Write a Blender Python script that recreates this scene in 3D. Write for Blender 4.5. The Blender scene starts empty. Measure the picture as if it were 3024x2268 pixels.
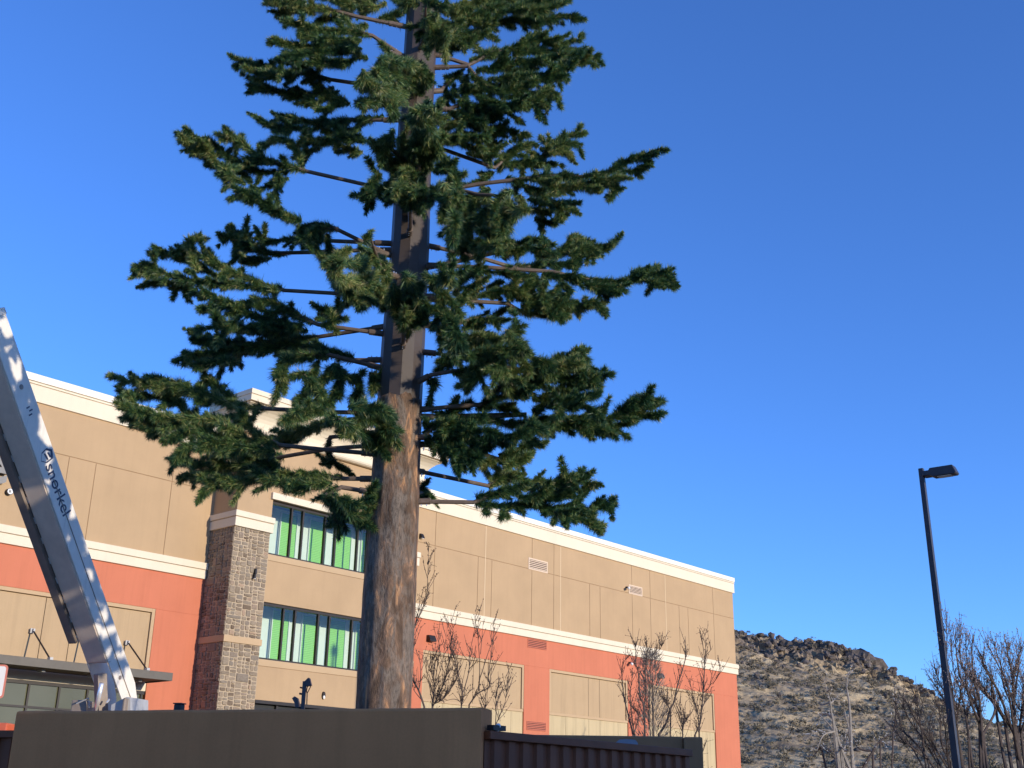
import bpy, math, random
import numpy as np
from mathutils import Vector, Matrix, noise as mnoise
RND = random.Random(7)
NP = np.random.default_rng(11)
SC = bpy.context.scene
COL = SC.collection
rad = math.radians

# ------------------------------------------------------------------ camera
FPX, PITCH, ROLL = 3404.55, 0.351052, 0.0182082
W, H = 3024, 2268
EYE = 1.6
F = np.array([0, math.cos(PITCH), math.sin(PITCH)])
Rt = np.array([1.0, 0, 0])
U = np.cross(Rt, F)
cR = math.cos(ROLL) * Rt + math.sin(ROLL) * U
cU = -math.sin(ROLL) * Rt + math.cos(ROLL) * U
CAM = np.array([0, 0, EYE])

def ray(x, y):
    return F * FPX + cR * (x - W / 2) - cU * (y - H / 2)

def at(x, y, Y):
    """point of the place that stands Y metres ahead where the photograph shows (x, y)"""
    d = ray(x, y)
    return CAM + d * (Y / d[1])

cd = bpy.data.cameras.new('camera')
cd.sensor_fit = 'HORIZONTAL'; cd.sensor_width = 36.0
cd.lens = FPX * 36.0 / W
cd.clip_end = 5000; cd.clip_start = 0.05
cam = bpy.data.objects.new('camera', cd); COL.objects.link(cam)
M4 = Matrix(((cR[0], cU[0], -F[0], CAM[0]), (cR[1], cU[1], -F[1], CAM[1]), (cR[2], cU[2], -F[2], CAM[2]), (0, 0, 0, 1)))
cam.matrix_world = M4
SC.camera = cam

# ------------------------------------------------------------------ light
SUN_AZ, SUN_EL = 127.0, 8.5           # compass degrees, clockwise from the viewing direction (+Y)
sdir = Vector((math.sin(rad(SUN_AZ)) * math.cos(rad(SUN_EL)), math.cos(rad(SUN_AZ)) * math.cos(rad(SUN_EL)), math.sin(rad(SUN_EL))))
wd = bpy.data.worlds.new('World'); SC.world = wd; wd.use_nodes = True
nt = wd.node_tree
bg = nt.nodes['Background']
sky = nt.nodes.new('ShaderNodeTexSky'); sky.sky_type = 'NISHITA'; sky.sun_disc = False
sky.sun_elevation = rad(SUN_EL); sky.sun_rotation = rad(SUN_AZ)
sky.altitude = 1300; sky.air_density = 1.0; sky.dust_density = 0.65; sky.ozone_density = 5.5
tint = nt.nodes.new('ShaderNodeMix'); tint.data_type = 'RGBA'; tint.blend_type = 'MULTIPLY'; tint.inputs[0].default_value = 1.0
tint.inputs[7].default_value = (1.08, 0.975, 1.15, 1)      # white balance of the sky light
nt.links.new(sky.outputs[0], tint.inputs[6]); nt.links.new(tint.outputs[2], bg.inputs[0]); bg.inputs[1].default_value = 0.15
sl = bpy.data.lights.new('sun', 'SUN'); sl.energy = 2.05; sl.angle = rad(0.53); sl.color = (1.0, 0.90, 0.76)
so = bpy.data.objects.new('sun', sl); COL.objects.link(so)
so.rotation_euler = (-sdir).to_track_quat('-Z', 'Y').to_euler(); so.location = (40, -30, 60)
SC.view_settings.view_transform = 'Standard'; SC.view_settings.look = 'None'
SC.view_settings.exposure = 1.12; SC.view_settings.gamma = 1.0

# ------------------------------------------------------------------ materials
class NB:
    def __init__(s, name):
        s.m = bpy.data.materials.new(name); s.m.use_nodes = True
        s.t = s.m.node_tree; s.n = s.t.nodes; s.b = s.n['Principled BSDF']
    def node(s, typ, **kw):
        o = s.n.new(typ)
        for k, v in kw.items():
            if k.startswith('i_'):
                key = k[2:]; key = int(key) if key.isdigit() else key.replace('_', ' ')
                o.inputs[key].default_value = v
            else: setattr(o, k, v)
        return o
    def link(s, a, b): s.t.links.new(a, b)
    def coord(s, scale=(1, 1, 1), out='Object'):
        c = s.node('ShaderNodeTexCoord'); m = s.node('ShaderNodeMapping')
        m.inputs['Scale'].default_value = scale; s.link(c.outputs[out], m.inputs[0]); return m.outputs[0]
    def noise(s, vec, scale, detail=4, rough=0.55, dist=0.0):
        o = s.node('ShaderNodeTexNoise'); o.inputs['Scale'].default_value = scale; o.inputs['Detail'].default_value = detail
        o.inputs['Roughness'].default_value = rough; o.inputs['Distortion'].default_value = dist
        if vec is not None: s.link(vec, o.inputs['Vector'])
        return o.outputs['Fac']
    def ramp(s, fac, stops, interp='LINEAR'):
        r = s.node('ShaderNodeValToRGB'); e = r.color_ramp; e.interpolation = interp
        while len(e.elements) < len(stops): e.elements.new(0.5)
        for el, (p, c) in zip(e.elements, stops): el.position = p; el.color = (*c, 1) if len(c) == 3 else c
        s.link(fac, r.inputs[0]); return r.outputs[0]
    def mix(s, fac, a, b, mode='MIX'):
        o = s.node('ShaderNodeMix', data_type='RGBA', blend_type=mode)
        for sock, v in ((o.inputs[0], fac), (o.inputs[6], a), (o.inputs[7], b)):
            if hasattr(v, 'type') and hasattr(v, 'links'): s.link(v, sock)
            elif isinstance(v, (int, float)): sock.default_value = v
            else: sock.default_value = (*v, 1)
        return o.outputs[2]
    def base(s, c):
        if hasattr(c, 'links'): s.link(c, s.b.inputs['Base Color'])
        else: s.b.inputs['Base Color'].default_value = (*c, 1)
    def set(s, **kw):
        for k, v in kw.items(): s.b.inputs[k.replace('_', ' ')].default_value = v
    def bump(s, h, strength=0.3, dist=0.02):
        o = s.node('ShaderNodeBump'); o.inputs['Strength'].default_value = strength; o.inputs['Distance'].default_value = dist
        s.link(h, o.inputs['Height']); s.link(o.outputs[0], s.b.inputs['Normal'])

def C3(c, k): return tuple(min(1, x * k) for x in c)

def stucco(name, c, var=0.10, streak=0.0, rough=0.9):
    b = NB(name); v = b.coord()
    n1 = b.noise(v, 0.9, 5, 0.6); col = b.ramp(n1, [(0.3, C3(c, 1 - var)), (0.7, C3(c, 1 + var * 0.7))])
    n2 = b.noise(v, 60, 3, 0.6)
    col = b.mix(0.12, col, b.ramp(n2, [(0.35, C3(c, 0.75)), (0.65, C3(c, 1.15))]))
    if streak:
        sv = b.coord((5.5, 5.5, 0.28)); n3 = b.noise(sv, 1.4, 5, 0.65)
        f = b.ramp(n3, [(0.48, (0, 0, 0)), (0.72, (streak,) * 3)])
        col = b.mix(f, col, C3(c, 0.62))
    b.base(col); b.set(Roughness=rough); b.set(**{'Specular_IOR_Level': 0.15}); b.bump(n2, 0.25, 0.004)
    return b.m

def plain(name, c, rough=0.6, metal=0.0, var=0.12, scale=6.0, spec=0.4, bump=0.0):
    b = NB(name); v = b.coord(); n = b.noise(v, scale, 4, 0.6)
    b.base(b.ramp(n, [(0.3, C3(c, 1 - var)), (0.7, C3(c, 1 + var))])); b.set(Roughness=rough, Metallic=metal)
    b.set(**{'Specular_IOR_Level': spec})
    if bump: b.bump(b.noise(v, scale * 8, 3), bump, 0.004)
    return b.m

MT = {}
MT['tan'] = stucco('tan_stucco', (0.445, 0.305, 0.172), 0.08, 0.10)
MT['tan_light'] = stucco('light_tan_stucco', (0.49, 0.345, 0.20), 0.06)
MT['joint'] = stucco('joint_sealant', (0.33, 0.215, 0.115), 0.08)
MT['joint_light'] = stucco('pale_sealant', (0.60, 0.45, 0.28), 0.05)
MT['cream'] = stucco('cream_trim', (0.72, 0.625, 0.460), 0.05, 0.10)
MT['coping'] = plain('coping_metal', (0.80, 0.73, 0.60), 0.5, 0, 0.03)
MT['cream_seam'] = stucco('cream_seam', (0.48, 0.35, 0.24), 0.05)
MT['red'] = stucco('salmon_stucco', (0.545, 0.180, 0.100), 0.07, 0.22)
MT['panel'] = stucco('tan_panel', (0.455, 0.32, 0.182), 0.06, 0.30)
MT['plinth'] = stucco('pale_concrete', (0.52, 0.41, 0.235), 0.07, 0.55)
MT['bronze'] = plain('bronze_metal', (0.030, 0.024, 0.020), 0.45, 0.2, 0.2)
MT['fascia'] = plain('canopy_grey_metal', (0.115, 0.100, 0.078), 0.55, 0.1, 0.08)
MT['soffit'] = plain('canopy_soffit', (0.16, 0.12, 0.08), 0.7)
MT['steel'] = plain('galvanised_steel', (0.42, 0.41, 0.39), 0.45, 0.15, 0.15)
MT['dark_metal'] = plain('black_metal', (0.020, 0.020, 0.024), 0.45, 0.3, 0.2)
MT['darkness'] = plain('entrance_dark', (0.012, 0.012, 0.010), 0.5)
MT['lens'] = plain('lamp_lens', (0.85, 0.82, 0.74), 0.25, 0, 0.02, 6, 0.6)
MT['white'] = plain('white_plastic', (0.80, 0.78, 0.74), 0.4, 0, 0.03)
MT['vent_tan'] = plain('vent_tan', (0.66, 0.50, 0.34), 0.5, 0, 0.05)
MT['vent_red'] = plain('vent_red', (0.52, 0.155, 0.085), 0.6, 0, 0.05)
MT['vent_hole'] = plain('vent_hole', (0.05, 0.025, 0.02), 0.8)
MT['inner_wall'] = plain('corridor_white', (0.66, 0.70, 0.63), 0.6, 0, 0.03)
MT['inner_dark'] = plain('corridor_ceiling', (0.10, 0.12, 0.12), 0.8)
MT['roof'] = plain('roof_membrane', (0.45, 0.43, 0.40), 0.8)

def green_door():
    b = NB('roll_up_green'); v = b.coord((0.01, 0.01, 1))
    w = b.node('ShaderNodeTexWave', wave_type='BANDS', bands_direction='Z', i_Scale=7.0, i_Distortion=0.0)
    b.link(v, w.inputs['Vector'])
    b.base(b.ramp(w.outputs['Fac'], [(0.0, (0.19, 0.45, 0.065)), (0.25, (0.27, 0.60, 0.105)), (1.0, (0.28, 0.62, 0.11))]))
    b.set(Roughness=0.5); b.bump(w.outputs['Fac'], 0.5, 0.01); return b.m
MT['green'] = green_door()

def glass(name, tint=(0.86, 0.92, 0.92), refl=0.10):
    m = bpy.data.materials.new(name); m.use_nodes = True; t = m.node_tree; t.nodes.clear()
    o = t.nodes.new('ShaderNodeOutputMaterial'); mx = t.nodes.new('ShaderNodeMixShader'); tr = t.nodes.new('ShaderNodeBsdfTransparent')
    gl = t.nodes.new('ShaderNodeBsdfGlossy'); gl.inputs['Roughness'].default_value = 0.02
    fr = t.nodes.new('ShaderNodeFresnel'); fr.inputs[0].default_value = 1.5
    md = t.nodes.new('ShaderNodeMath'); md.operation = 'MULTIPLY_ADD'; md.inputs[1].default_value = 1.2; md.inputs[2].default_value = refl
    tr.inputs[0].default_value = (*tint, 1)
    t.links.new(fr.outputs[0], md.inputs[0]); t.links.new(md.outputs[0], mx.inputs[0]); t.links.new(tr.outputs[0], mx.inputs[1])
    t.links.new(gl.outputs[0], mx.inputs[2]); t.links.new(mx.outputs[0], o.inputs[0]); return m
MT['glass'] = glass('window_glass', (0.90, 0.96, 0.90), 0.035)

def shop_glass():
    b = NB('tinted_shop_glass'); v = b.coord(); n = b.noise(v, 0.8, 3)
    b.base(b.ramp(n, [(0.3, (0.095, 0.092, 0.048)), (0.7, (0.120, 0.115, 0.062))])); b.set(Roughness=0.12); b.set(**{'Specular_IOR_Level': 0.5}); return b.m
MT['shop_glass'] = shop_glass()

def stone():
    b = NB('cut_stone'); a = b.node('ShaderNodeAttribute', attribute_name='tint'); v = b.coord((9, 9, 16)); f = b.noise(v, 1.6, 6, 0.7)
    hue = b.ramp(a.outputs['Fac'], [(0.0, (0.159, 0.116, 0.079)), (0.12, (0.228, 0.176, 0.123)), (0.35, (0.288, 0.228, 0.159)), (0.55, (0.245, 0.202, 0.150)), (0.72, (0.331, 0.254, 0.172)), (0.88, (0.228, 0.189, 0.144)), (1.0, (0.370, 0.258, 0.172))])
    b.base(b.mix(0.65, hue, b.ramp(f, [(0.3, (0.62, 0.62, 0.62)), (0.7, (1.22, 1.20, 1.17))]), 'MULTIPLY')); b.set(Roughness=0.9); b.set(**{'Specular_IOR_Level': 0.15}); b.bump(f, 0.6, 0.02)
    return b.m
MT['stone'] = stone()
MT['mortar'] = stucco('stone_mortar', (0.44, 0.345, 0.235), 0.08)

def bark():
    b = NB('painted_bark')
    v = b.coord((9, 9, 3.0)); v2 = b.coord((6, 6, 2.0)); v3 = b.coord((42, 42, 13))
    a = b.noise(v, 1.0, 7, 0.62, 0.6); c = b.noise(v2, 0.9, 5, 0.6, 0.8); d = b.noise(v3, 1.0, 6, 0.7, 0.4)
    col = b.ramp(a, [(0.30, (0.050, 0.032, 0.022)), (0.46, (0.125, 0.078, 0.048)), (0.55, (0.20, 0.122, 0.076)), (0.61, (0.42, 0.22, 0.105)), (0.80, (0.52, 0.33, 0.17))])
    grey = b.ramp(c, [(0.46, (0, 0, 0)), (0.56, (1, 1, 1))])
    g2 = b.ramp(d, [(0.3, (0.095, 0.075, 0.058)), (0.7, (0.24, 0.200, 0.160))])
    m = b.node('ShaderNodeMath', operation='MULTIPLY', i_1=0.75); b.link(grey, m.inputs[0])
    col = b.mix(m.outputs[0], col, g2)
    crack = b.ramp(d, [(0.36, (0.35, 0.33, 0.32)), (0.5, (1, 1, 1))])
    b.base(b.mix(0.4, col, crack, 'MULTIPLY')); b.set(Roughness=0.75); b.set(**{'Specular_IOR_Level': 0.25})
    hh = b.node('ShaderNodeMath', operation='ADD'); b.link(a, hh.inputs[0]); b.link(d, hh.inputs[1]); b.bump(hh.outputs[0], 0.6, 0.03); return b.m
MT['bark'] = bark()
MT['pole'] = plain('brown_pole_steel', (0.066, 0.049, 0.038), 0.5, 0.0, 0.10, 3)
MT['pipe'] = plain('brown_branch_pipe', (0.135, 0.098, 0.075), 0.6, 0.0, 0.25, 14, 0.3, 0.3)
MT['bolt'] = plain('bolt', (0.7, 0.7, 0.7), 0.3, 0.6)

def needles():
    b = NB('plastic_needles'); a = b.node('ShaderNodeAttribute', attribute_name='tint')
    col = b.ramp(a.outputs['Fac'], [(0.0, (0.010, 0.040, 0.026)), (0.28, (0.040, 0.112, 0.046)), (0.50, (0.140, 0.230, 0.068)), (0.75, (0.40, 0.41, 0.14)), (0.92, (0.47, 0.40, 0.16)), (1.0, (0.58, 0.50, 0.25))])
    b.base(col); b.set(Roughness=0.42); b.set(**{'Specular_IOR_Level': 0.45})
    tr = b.node('ShaderNodeBsdfTranslucent'); b.link(col, tr.inputs[0]); mx = b.node('ShaderNodeMixShader', i_0=0.28)
    out = b.n['Material Output']; b.link(b.b.outputs[0], mx.inputs[1]); b.link(tr.outputs[0], mx.inputs[2]); b.link(mx.outputs[0], out.inputs[0])
    return b.m
MT['needles'] = needles()
MT['twig'] = plain('bare_twig', (0.098, 0.074, 0.062), 0.8, 0, 0.25, 8, 0.2)
MT['twig_pale'] = plain('pale_bark', (0.30, 0.26, 0.21), 0.8, 0, 0.2, 8, 0.2)
MT['bud'] = plain('bud_brown', (0.085, 0.058, 0.044), 0.8, 0, 0.3, 12, 0.2)
MT['bud_rose'] = plain('bud_rose', (0.34, 0.255, 0.215), 0.8, 0, 0.3, 12, 0.2)

def boom_paint():
    b = NB('boom_white_paint'); v = b.coord((3, 3, 3)); n = b.noise(v, 1.2, 5, 0.65); sv = b.coord((26, 26, 2.0)); s = b.noise(sv, 0.5, 5, 0.7)
    col = b.ramp(n, [(0.3, (0.72, 0.65, 0.54)), (0.7, (0.82, 0.755, 0.64))])
    f = b.ramp(s, [(0.56, (0, 0, 0)), (0.74, (0.35,) * 3)])
    b.base(b.mix(f, col, (0.38, 0.32, 0.25))); b.set(Roughness=0.6); return b.m
MT['boom'] = boom_paint()
MT['boom_grey'] = plain('boom_grey', (0.27, 0.215, 0.170), 0.5, 0.1, 0.12, 5)
MT['underside_shade'] = plain('boom_underside_shade_tone', (0.78, 0.62, 0.48), 0.5, 0, 0.1, 4)  # warm shade tone of the boom's underside, painted in as colour
MT['chrome'] = plain('chrome_rod', (0.88, 0.87, 0.85), 0.25, 0.55, 0.02)
MT['orange'] = plain('orange_red_paint', (0.62, 0.13, 0.06), 0.4, 0, 0.08)
MT['navy'] = plain('navy_lettering', (0.035, 0.045, 0.085), 0.5)
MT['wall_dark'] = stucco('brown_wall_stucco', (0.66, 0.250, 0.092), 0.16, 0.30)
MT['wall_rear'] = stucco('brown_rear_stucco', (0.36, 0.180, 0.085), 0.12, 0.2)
MT['gate'] = plain('dark_brown_gate', (0.19, 0.052, 0.015), 0.6, 0.0, 0.18, 4)
MT['sign_white'] = plain('sign_white', (0.80, 0.74, 0.66), 0.5, 0, 0.03)
MT['sign_red'] = plain('sign_red', (0.62, 0.20, 0.13), 0.5, 0, 0.05)
MT['plate'] = plain('notice_grey', (0.20, 0.195, 0.21), 0.5, 0, 0.05)
MT['plate_gold'] = plain('notice_gold', (0.20, 0.135, 0.035), 0.5, 0, 0.08)
MT['ink'] = plain('notice_ink', (0.05, 0.05, 0.06), 0.7)
MT['letter'] = plain('letter_grey', (0.185, 0.175, 0.160), 0.45, 0.1, 0.05)
MT['asphalt'] = plain('asphalt', (0.050, 0.048, 0.046), 0.9, 0, 0.2, 2.0, 0.2, 0.3)
MT['gravel'] = plain('tan_gravel', (0.28, 0.185, 0.105), 0.95, 0, 0.2, 2.0, 0.1, 0.3)
MT['concrete'] = plain('concrete', (0.33, 0.31, 0.28), 0.9, 0, 0.1, 3)
MT['lamp_navy'] = plain('dark_lamp_paint', (0.050, 0.048, 0.058), 0.42, 0.1, 0.12)
MT['rubber'] = plain('rubber', (0.02, 0.02, 0.02), 0.8)
MT['scuff'] = plain('pale_scuff', (0.24, 0.25, 0.28), 0.6)

def hill_mat():
    b = NB('dry_hillside'); c = b.coord()
    n1 = b.noise(c, 0.055, 6, 0.62); n2 = b.noise(c, 0.45, 6, 0.66); n3 = b.noise(c, 0.16, 5, 0.6, 0.5)
    soil = b.ramp(n2, [(0.25, (0.29, 0.21, 0.125)), (0.5, (0.46, 0.345, 0.195)), (0.72, (0.62, 0.485, 0.275))])
    rock = b.ramp(n2, [(0.3, (0.075, 0.060, 0.052)), (0.6, (0.17, 0.135, 0.112)), (0.8, (0.28, 0.22, 0.17))])
    f = b.ramp(n3, [(0.42, (0, 0, 0)), (0.60, (1, 1, 1))])
    a = b.node('ShaderNodeAttribute', attribute_name='rocky')
    mx = b.node('ShaderNodeMath', operation='MAXIMUM'); m2 = b.node('ShaderNodeMath', operation='MULTIPLY', i_1=0.55); b.link(f, m2.inputs[0])
    b.link(m2.outputs[0], mx.inputs[0]); b.link(a.outputs['Fac'], mx.inputs[1])
    b.base(b.mix(mx.outputs[0], soil, rock)); b.set(Roughness=0.95); b.set(**{'Specular_IOR_Level': 0.1}); b.bump(n2, 0.8, 0.6); return b.m
MT['hill'] = hill_mat()
MT['rock'] = plain('basalt_rock', (0.118, 0.098, 0.084), 0.9, 0, 0.45, 0.9, 0.15, 0.6)
def sage():
    b = NB('sagebrush'); a = b.node('ShaderNodeAttribute', attribute_name='tint')
    b.base(b.ramp(a.outputs['Fac'], [(0, (0.108, 0.092, 0.062)), (0.5, (0.172, 0.145, 0.096)), (1, (0.28, 0.225, 0.140))])); b.set(Roughness=0.95); return b.m
MT['sage'] = sage()

# ------------------------------------------------------------------ mesh helpers
class MB:
    def __init__(s): s.v = []; s.f = []; s.marks = []
    def add(s, vs, fs):
        o = len(s.v); s.marks.append((o, len(s.f))); s.v += [tuple(float(c) for c in p) for p in vs]; s.f += [tuple(i + o for i in f) for f in fs]; return s
    def box(s, x0, x1, y0, y1, z0, z1):
        vs = [(x, y, z) for z in (z0, z1) for y in (y0, y1) for x in (x0, x1)]
        return s.add(vs, [(0, 2, 3, 1), (4, 5, 7, 6), (0, 1, 5, 4), (2, 6, 7, 3), (0, 4, 6, 2), (1, 3, 7, 5)])
    def fbox(s, u0, u1, n0, n1, z0, z1):     # facade box: u along, n outward, z up
        return s.box(u0, u1, -n1, -n0, z0, z1)
    def obox(s, o, a, b, c, la, lb, lc):     # oriented box centred at o
        o, a, b, c = (Vector(x) for x in (o, a, b, c)); vs = []
        for k in (-1, 1):
            for j in (-1, 1):
                for i in (-1, 1): vs.append(o + a * (i * la / 2) + b * (j * lb / 2) + c * (k * lc / 2))
        return s.add(vs, [(0, 2, 3, 1), (4, 5, 7, 6), (0, 1, 5, 4), (2, 6, 7, 3), (0, 4, 6, 2), (1, 3, 7, 5)])
    def tube(s, pts, r, sides=8, cap=True, twist=0.0):
        pts = [Vector(p) for p in pts]; n = len(pts); rs = r if hasattr(r, '__len__') else [r] * n
        vs = []; ref = None
        for i, p in enumerate(pts):
            t = (pts[min(i + 1, n - 1)] - pts[max(i - 1, 0)])
            if t.length < 1e-9: t = Vector((0, 0, 1))
            t.normalize()
            if ref is None: ref = Vector((1, 0, 0)) if abs(t.x) < 0.8 else Vector((0, 1, 0))
            a = (ref - t * ref.dot(t)); a.normalize(); ref = a; bb = t.cross(a)
            for k in range(sides):
                q = 2 * math.pi * (k + twist) / sides; vs.append(p + (a * math.cos(q) + bb * math.sin(q)) * rs[i])
        fs = [(i * sides + k, i * sides + (k + 1) % sides, (i + 1) * sides + (k + 1) % sides, (i + 1) * sides + k) for i in range(n - 1) for k in range(sides)]
        if cap: fs += [tuple(reversed(range(sides))), tuple(range((n - 1) * sides, n * sides))]
        return s.add(vs, fs)
    def prism(s, poly, o, ax, ay, az, h):    # polygon in plane (ax, ay) at o extruded along az by h
        o, ax, ay, az = (Vector(x) for x in (o, ax, ay, az)); n = len(poly)
        vs = [o + ax * x + ay * y for x, y in poly] + [o + ax * x + ay * y + az * h for x, y in poly]
        return s.add(vs, [tuple(reversed(range(n))), tuple(range(n, 2 * n))] + [(i, (i + 1) % n, n + (i + 1) % n, n + i) for i in range(n)])
    def build_each(s, name, mat, parent=None, bevel=0.0, smooth=False, fix=None):
        out = []; ends = s.marks[1:] + [(len(s.v), len(s.f))]
        for (v0, f0), (v1, f1) in zip(s.marks, ends):
            m = MB(); m.v = s.v[v0:v1]; m.f = [tuple(i - v0 for i in f) for f in s.f[f0:f1]]
            o = m.build(name, mat, parent, bevel, smooth); out.append(o)
            if fix: fix(o)
        return out
    def build(s, name, mat, parent=None, bevel=0.0, smooth=False):
        me = bpy.data.meshes.new(name); me.from_pydata(s.v, [], s.f); me.update(); return link(name, me, mat, parent, bevel, smooth)

def link(name, me, mat, parent=None, bevel=0.0, smooth=False):
    o = bpy.data.objects.new(name, me); COL.objects.link(o)
    if mat is not None: me.materials.append(MT[mat] if isinstance(mat, str) else mat)
    if parent is not None: o.parent = parent
    if smooth: me.polygons.foreach_set('use_smooth', [True] * len(me.polygons))
    if bevel:
        b = o.modifiers.new('bevel', 'BEVEL'); b.width = bevel; b.segments = 2; b.limit_method = 'ANGLE'
    return o

def tag(o, label=None, cat=None, group=None, kind=None):
    for k, v in (('label', label), ('category', cat), ('group', group), ('kind', kind)):
        if v: o[k] = v
    return o

def thing(name, label, cat, loc=(0, 0, 0), rz=0.0, group=None):
    o = bpy.data.objects.new(name, None); COL.objects.link(o); o.location = loc; o.rotation_euler = (0, 0, rz)
    o.empty_display_size = 0.3
    return tag(o, label, cat, group)

def world_child(o, parent):
    """parent while leaving the child where it stands (parent has translation / z rotation only)"""
    pm = Matrix.Translation(parent.location) @ parent.rotation_euler.to_matrix().to_4x4()
    o.parent = parent; o.matrix_parent_inverse = pm.inverted(); return o

def tri_mesh(name, verts, tint=None, mat=None, quads=False):
    k = 4 if quads else 3
    n = len(verts); me = bpy.data.meshes.new(name); me.vertices.add(n); me.vertices.foreach_set('co', np.asarray(verts, np.float32).ravel())
    nf = n // k; me.loops.add(n); me.loops.foreach_set('vertex_index', np.arange(n, dtype=np.int32))
    me.polygons.add(nf); me.polygons.foreach_set('loop_start', np.arange(0, n, k, dtype=np.int32))
    if tint is not None:
        at_ = me.attributes.new('tint', 'FLOAT', 'POINT'); at_.data.foreach_set('value', np.asarray(tint, np.float32))
    me.update(calc_edges=True)
    return me

def text_mesh(s, size, extrude, bold=0.0):
    cu = bpy.data.curves.new('lettering', 'FONT'); cu.body = s; cu.size = size; cu.extrude = extrude; cu.offset = bold; cu.resolution_u = 4
    cu.align_x = 'LEFT'
    o = bpy.data.objects.new('lettering', cu); COL.objects.link(o)
    bpy.context.view_layer.update()
    me = bpy.data.meshes.new_from_object(o.evaluated_get(bpy.context.evaluated_depsgraph_get()))
    bpy.data.objects.remove(o); return me

# ------------------------------------------------------------------ ground
me = MB().add([(-900, -900, 0), (900, -900, 0), (900, 900, 0), (-900, 900, 0)], [(0, 1, 2, 3)])
tag(me.build('ground', 'gravel'), kind='structure')

# ------------------------------------------------------------------ the storage building (facade frame: u along, n outward, z up)
BAZ = 0.719917728
D = np.array([math.sin(BAZ), math.cos(BAZ), 0]); N = np.array([math.cos(BAZ), -math.sin(BAZ), 0])
RZ = math.atan2(D[1], D[0])
n0, n1 = -24.17, -23.17
U0 = 28.0
def fw(u, n, z=0): return D * u + N * n + np.array([0, 0, z])
bld = thing('storage_building', 'tan and salmon two-storey storage building with cream parapet and stone tower', 'building', fw(U0, n0), RZ)
MB.fpx = lambda s, u, n, z: (u - U0, -(n - n0), z)
class FB(MB):
    """facade builder: coordinates (u, n, z) relative to the building's own base"""
    def fbox(s, u0, u1, na, nb, z0, z1): return s.box(u0 - U0, u1 - U0, -(nb - n0), -(na - n0), z0, z1)
    def fp(s, u, n, z): return (u - U0, -(n - n0), z)
UR, UL = 41.47, 4.0
# core volumes
b = FB(); b.fbox(22.45, UR - 0.02, n0 - 16, n0 - 0.10, 0, 10.2).fbox(UL, 16.36, n0 - 16, n0 - 0.10, 0, 10.2); b.build('wall', 'joint', bld)
b = FB(); b.fbox(UL + .3, UR - .3, n0 - 15.7, n0 - 0.4, 10.2, 10.26); b.build('roof', 'roof', bld)
b = FB(); b.fbox(22.46, UR - .01, n0 - .099, n0 - .012, 7.06, 9.94).fbox(UL + .01, 16.35, n0 - .099, n0 - .012, 7.06, 9.94); b.build('wall', 'joint', bld)
# upper tan panels with open joints
def panels(us, z0, z1, mat, g=0.009, nf=n0, depth=0.10):
    b = FB()
    for a, c in zip(us[:-1], us[1:]): b.fbox(a + g, c - g, nf - depth, nf, z0 + g, z1 - g)
    b.build_each('wall_panel', mat, bld, 0.003)
panels([22.45, 24.2, 26.45, 28.72, 29.86, 30.22, 34.36, 35.52, 36.53, 39.91, UR], 8.89, 9.95, 'tan')
panels([22.45, 24.2, 26.12, 26.45, 26.76, 28.72, 29.86, 30.22, 31.83, 32.43, 34.36, 35.52, 36.53, 37.43, 38.05, 39.91, UR], 7.05, 8.89, 'tan')
panels([UL, 8.0, 11.0, 15.06, 16.36], 8.89, 9.95, 'tan')
panels([UL, 8.0, 9.5, 12.36, 13.03, 15.06, 16.36], 7.05, 8.89, 'tan')
b = FB()
for u in (26.45, 30.22, 36.53): b.fbox(u - .016, u + .016, n0 - .09, n0 + .003, 7.08, 9.92)
b.build_each('expansion_joint', 'joint_light', bld)
# salmon lower wall, recessed tan panels, pale plinth
b = FB()
for a, c in ((22.45, 23.9), (28.40, 29.67), (34.0, 35.24), (39.70, UR)): b.fbox(a, c, n0 - .10, n0, 0, 5.80)
b.fbox(22.45, UR, n0 - .10, n0, 5.80, 6.70)
b.fbox(15.05, 16.36, n0 - .10, n0, 0, 5.80).fbox(UL, 16.36, n0 - .10, n0, 5.80, 6.70).fbox(UL, 7.5, n0 - .1, n0, 0, 5.8)
b.build_each('wall', 'red', bld, 0.006)
def recess(a, c, joints):
    b = FB(); us = [a + .09] + joints + [c - .09]
    for x, y in zip(us[:-1], us[1:]): b.fbox(x + .008, y - .008, n0 - .10, n0 - .055, 4.46, 5.70)
    b.build_each('panel', 'panel', bld)
    b = FB(); b.fbox(a, a + .085, n0 - .10, n0 - .012, 4.46, 5.80).fbox(c - .085, c, n0 - .10, n0 - .012, 4.46, 5.80).fbox(a + .085, c - .085, n0 - .10, n0 - .012, 5.715, 5.80)
    b.fbox(a, c, n0 - .10, n0 - .02, 4.37, 4.455)
    b.build('panel_frame', 'tan_light', bld, 0.006)
    b = FB(); us = [a] + joints + [c]
    us = [a, a + .9] + joints + [c - .55, c]
    for x, y in zip(us[:-1], us[1:]): b.fbox(x + .006, y - .006, n0 - .10, n0 - .045, 0, 4.365)
    b.build_each('plinth', 'plinth', bld)
recess(23.9, 28.4, [26.1, 26.75]); recess(29.67, 34.0, [31.8, 32.42]); recess(35.24, 39.70, [37.43, 38.05])
b = FB(); us = [7.5, 9.5, 12.37, 13.03, 14.96]
for x, y in zip(us[:-1], us[1:]): b.fbox(x + .008, y - .008, n0 - .10, n0 - .055, 4.40, 5.70)
b.build_each('panel', 'panel', bld)
b = FB(); b.fbox(14.965, 15.05, n0 - .10, n0 - .012, 4.4, 5.80).fbox(7.5, 14.965, n0 - .10, n0 - .012, 5.715, 5.80); b.build('panel_frame', 'tan_light', bld, 0.006)
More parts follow.
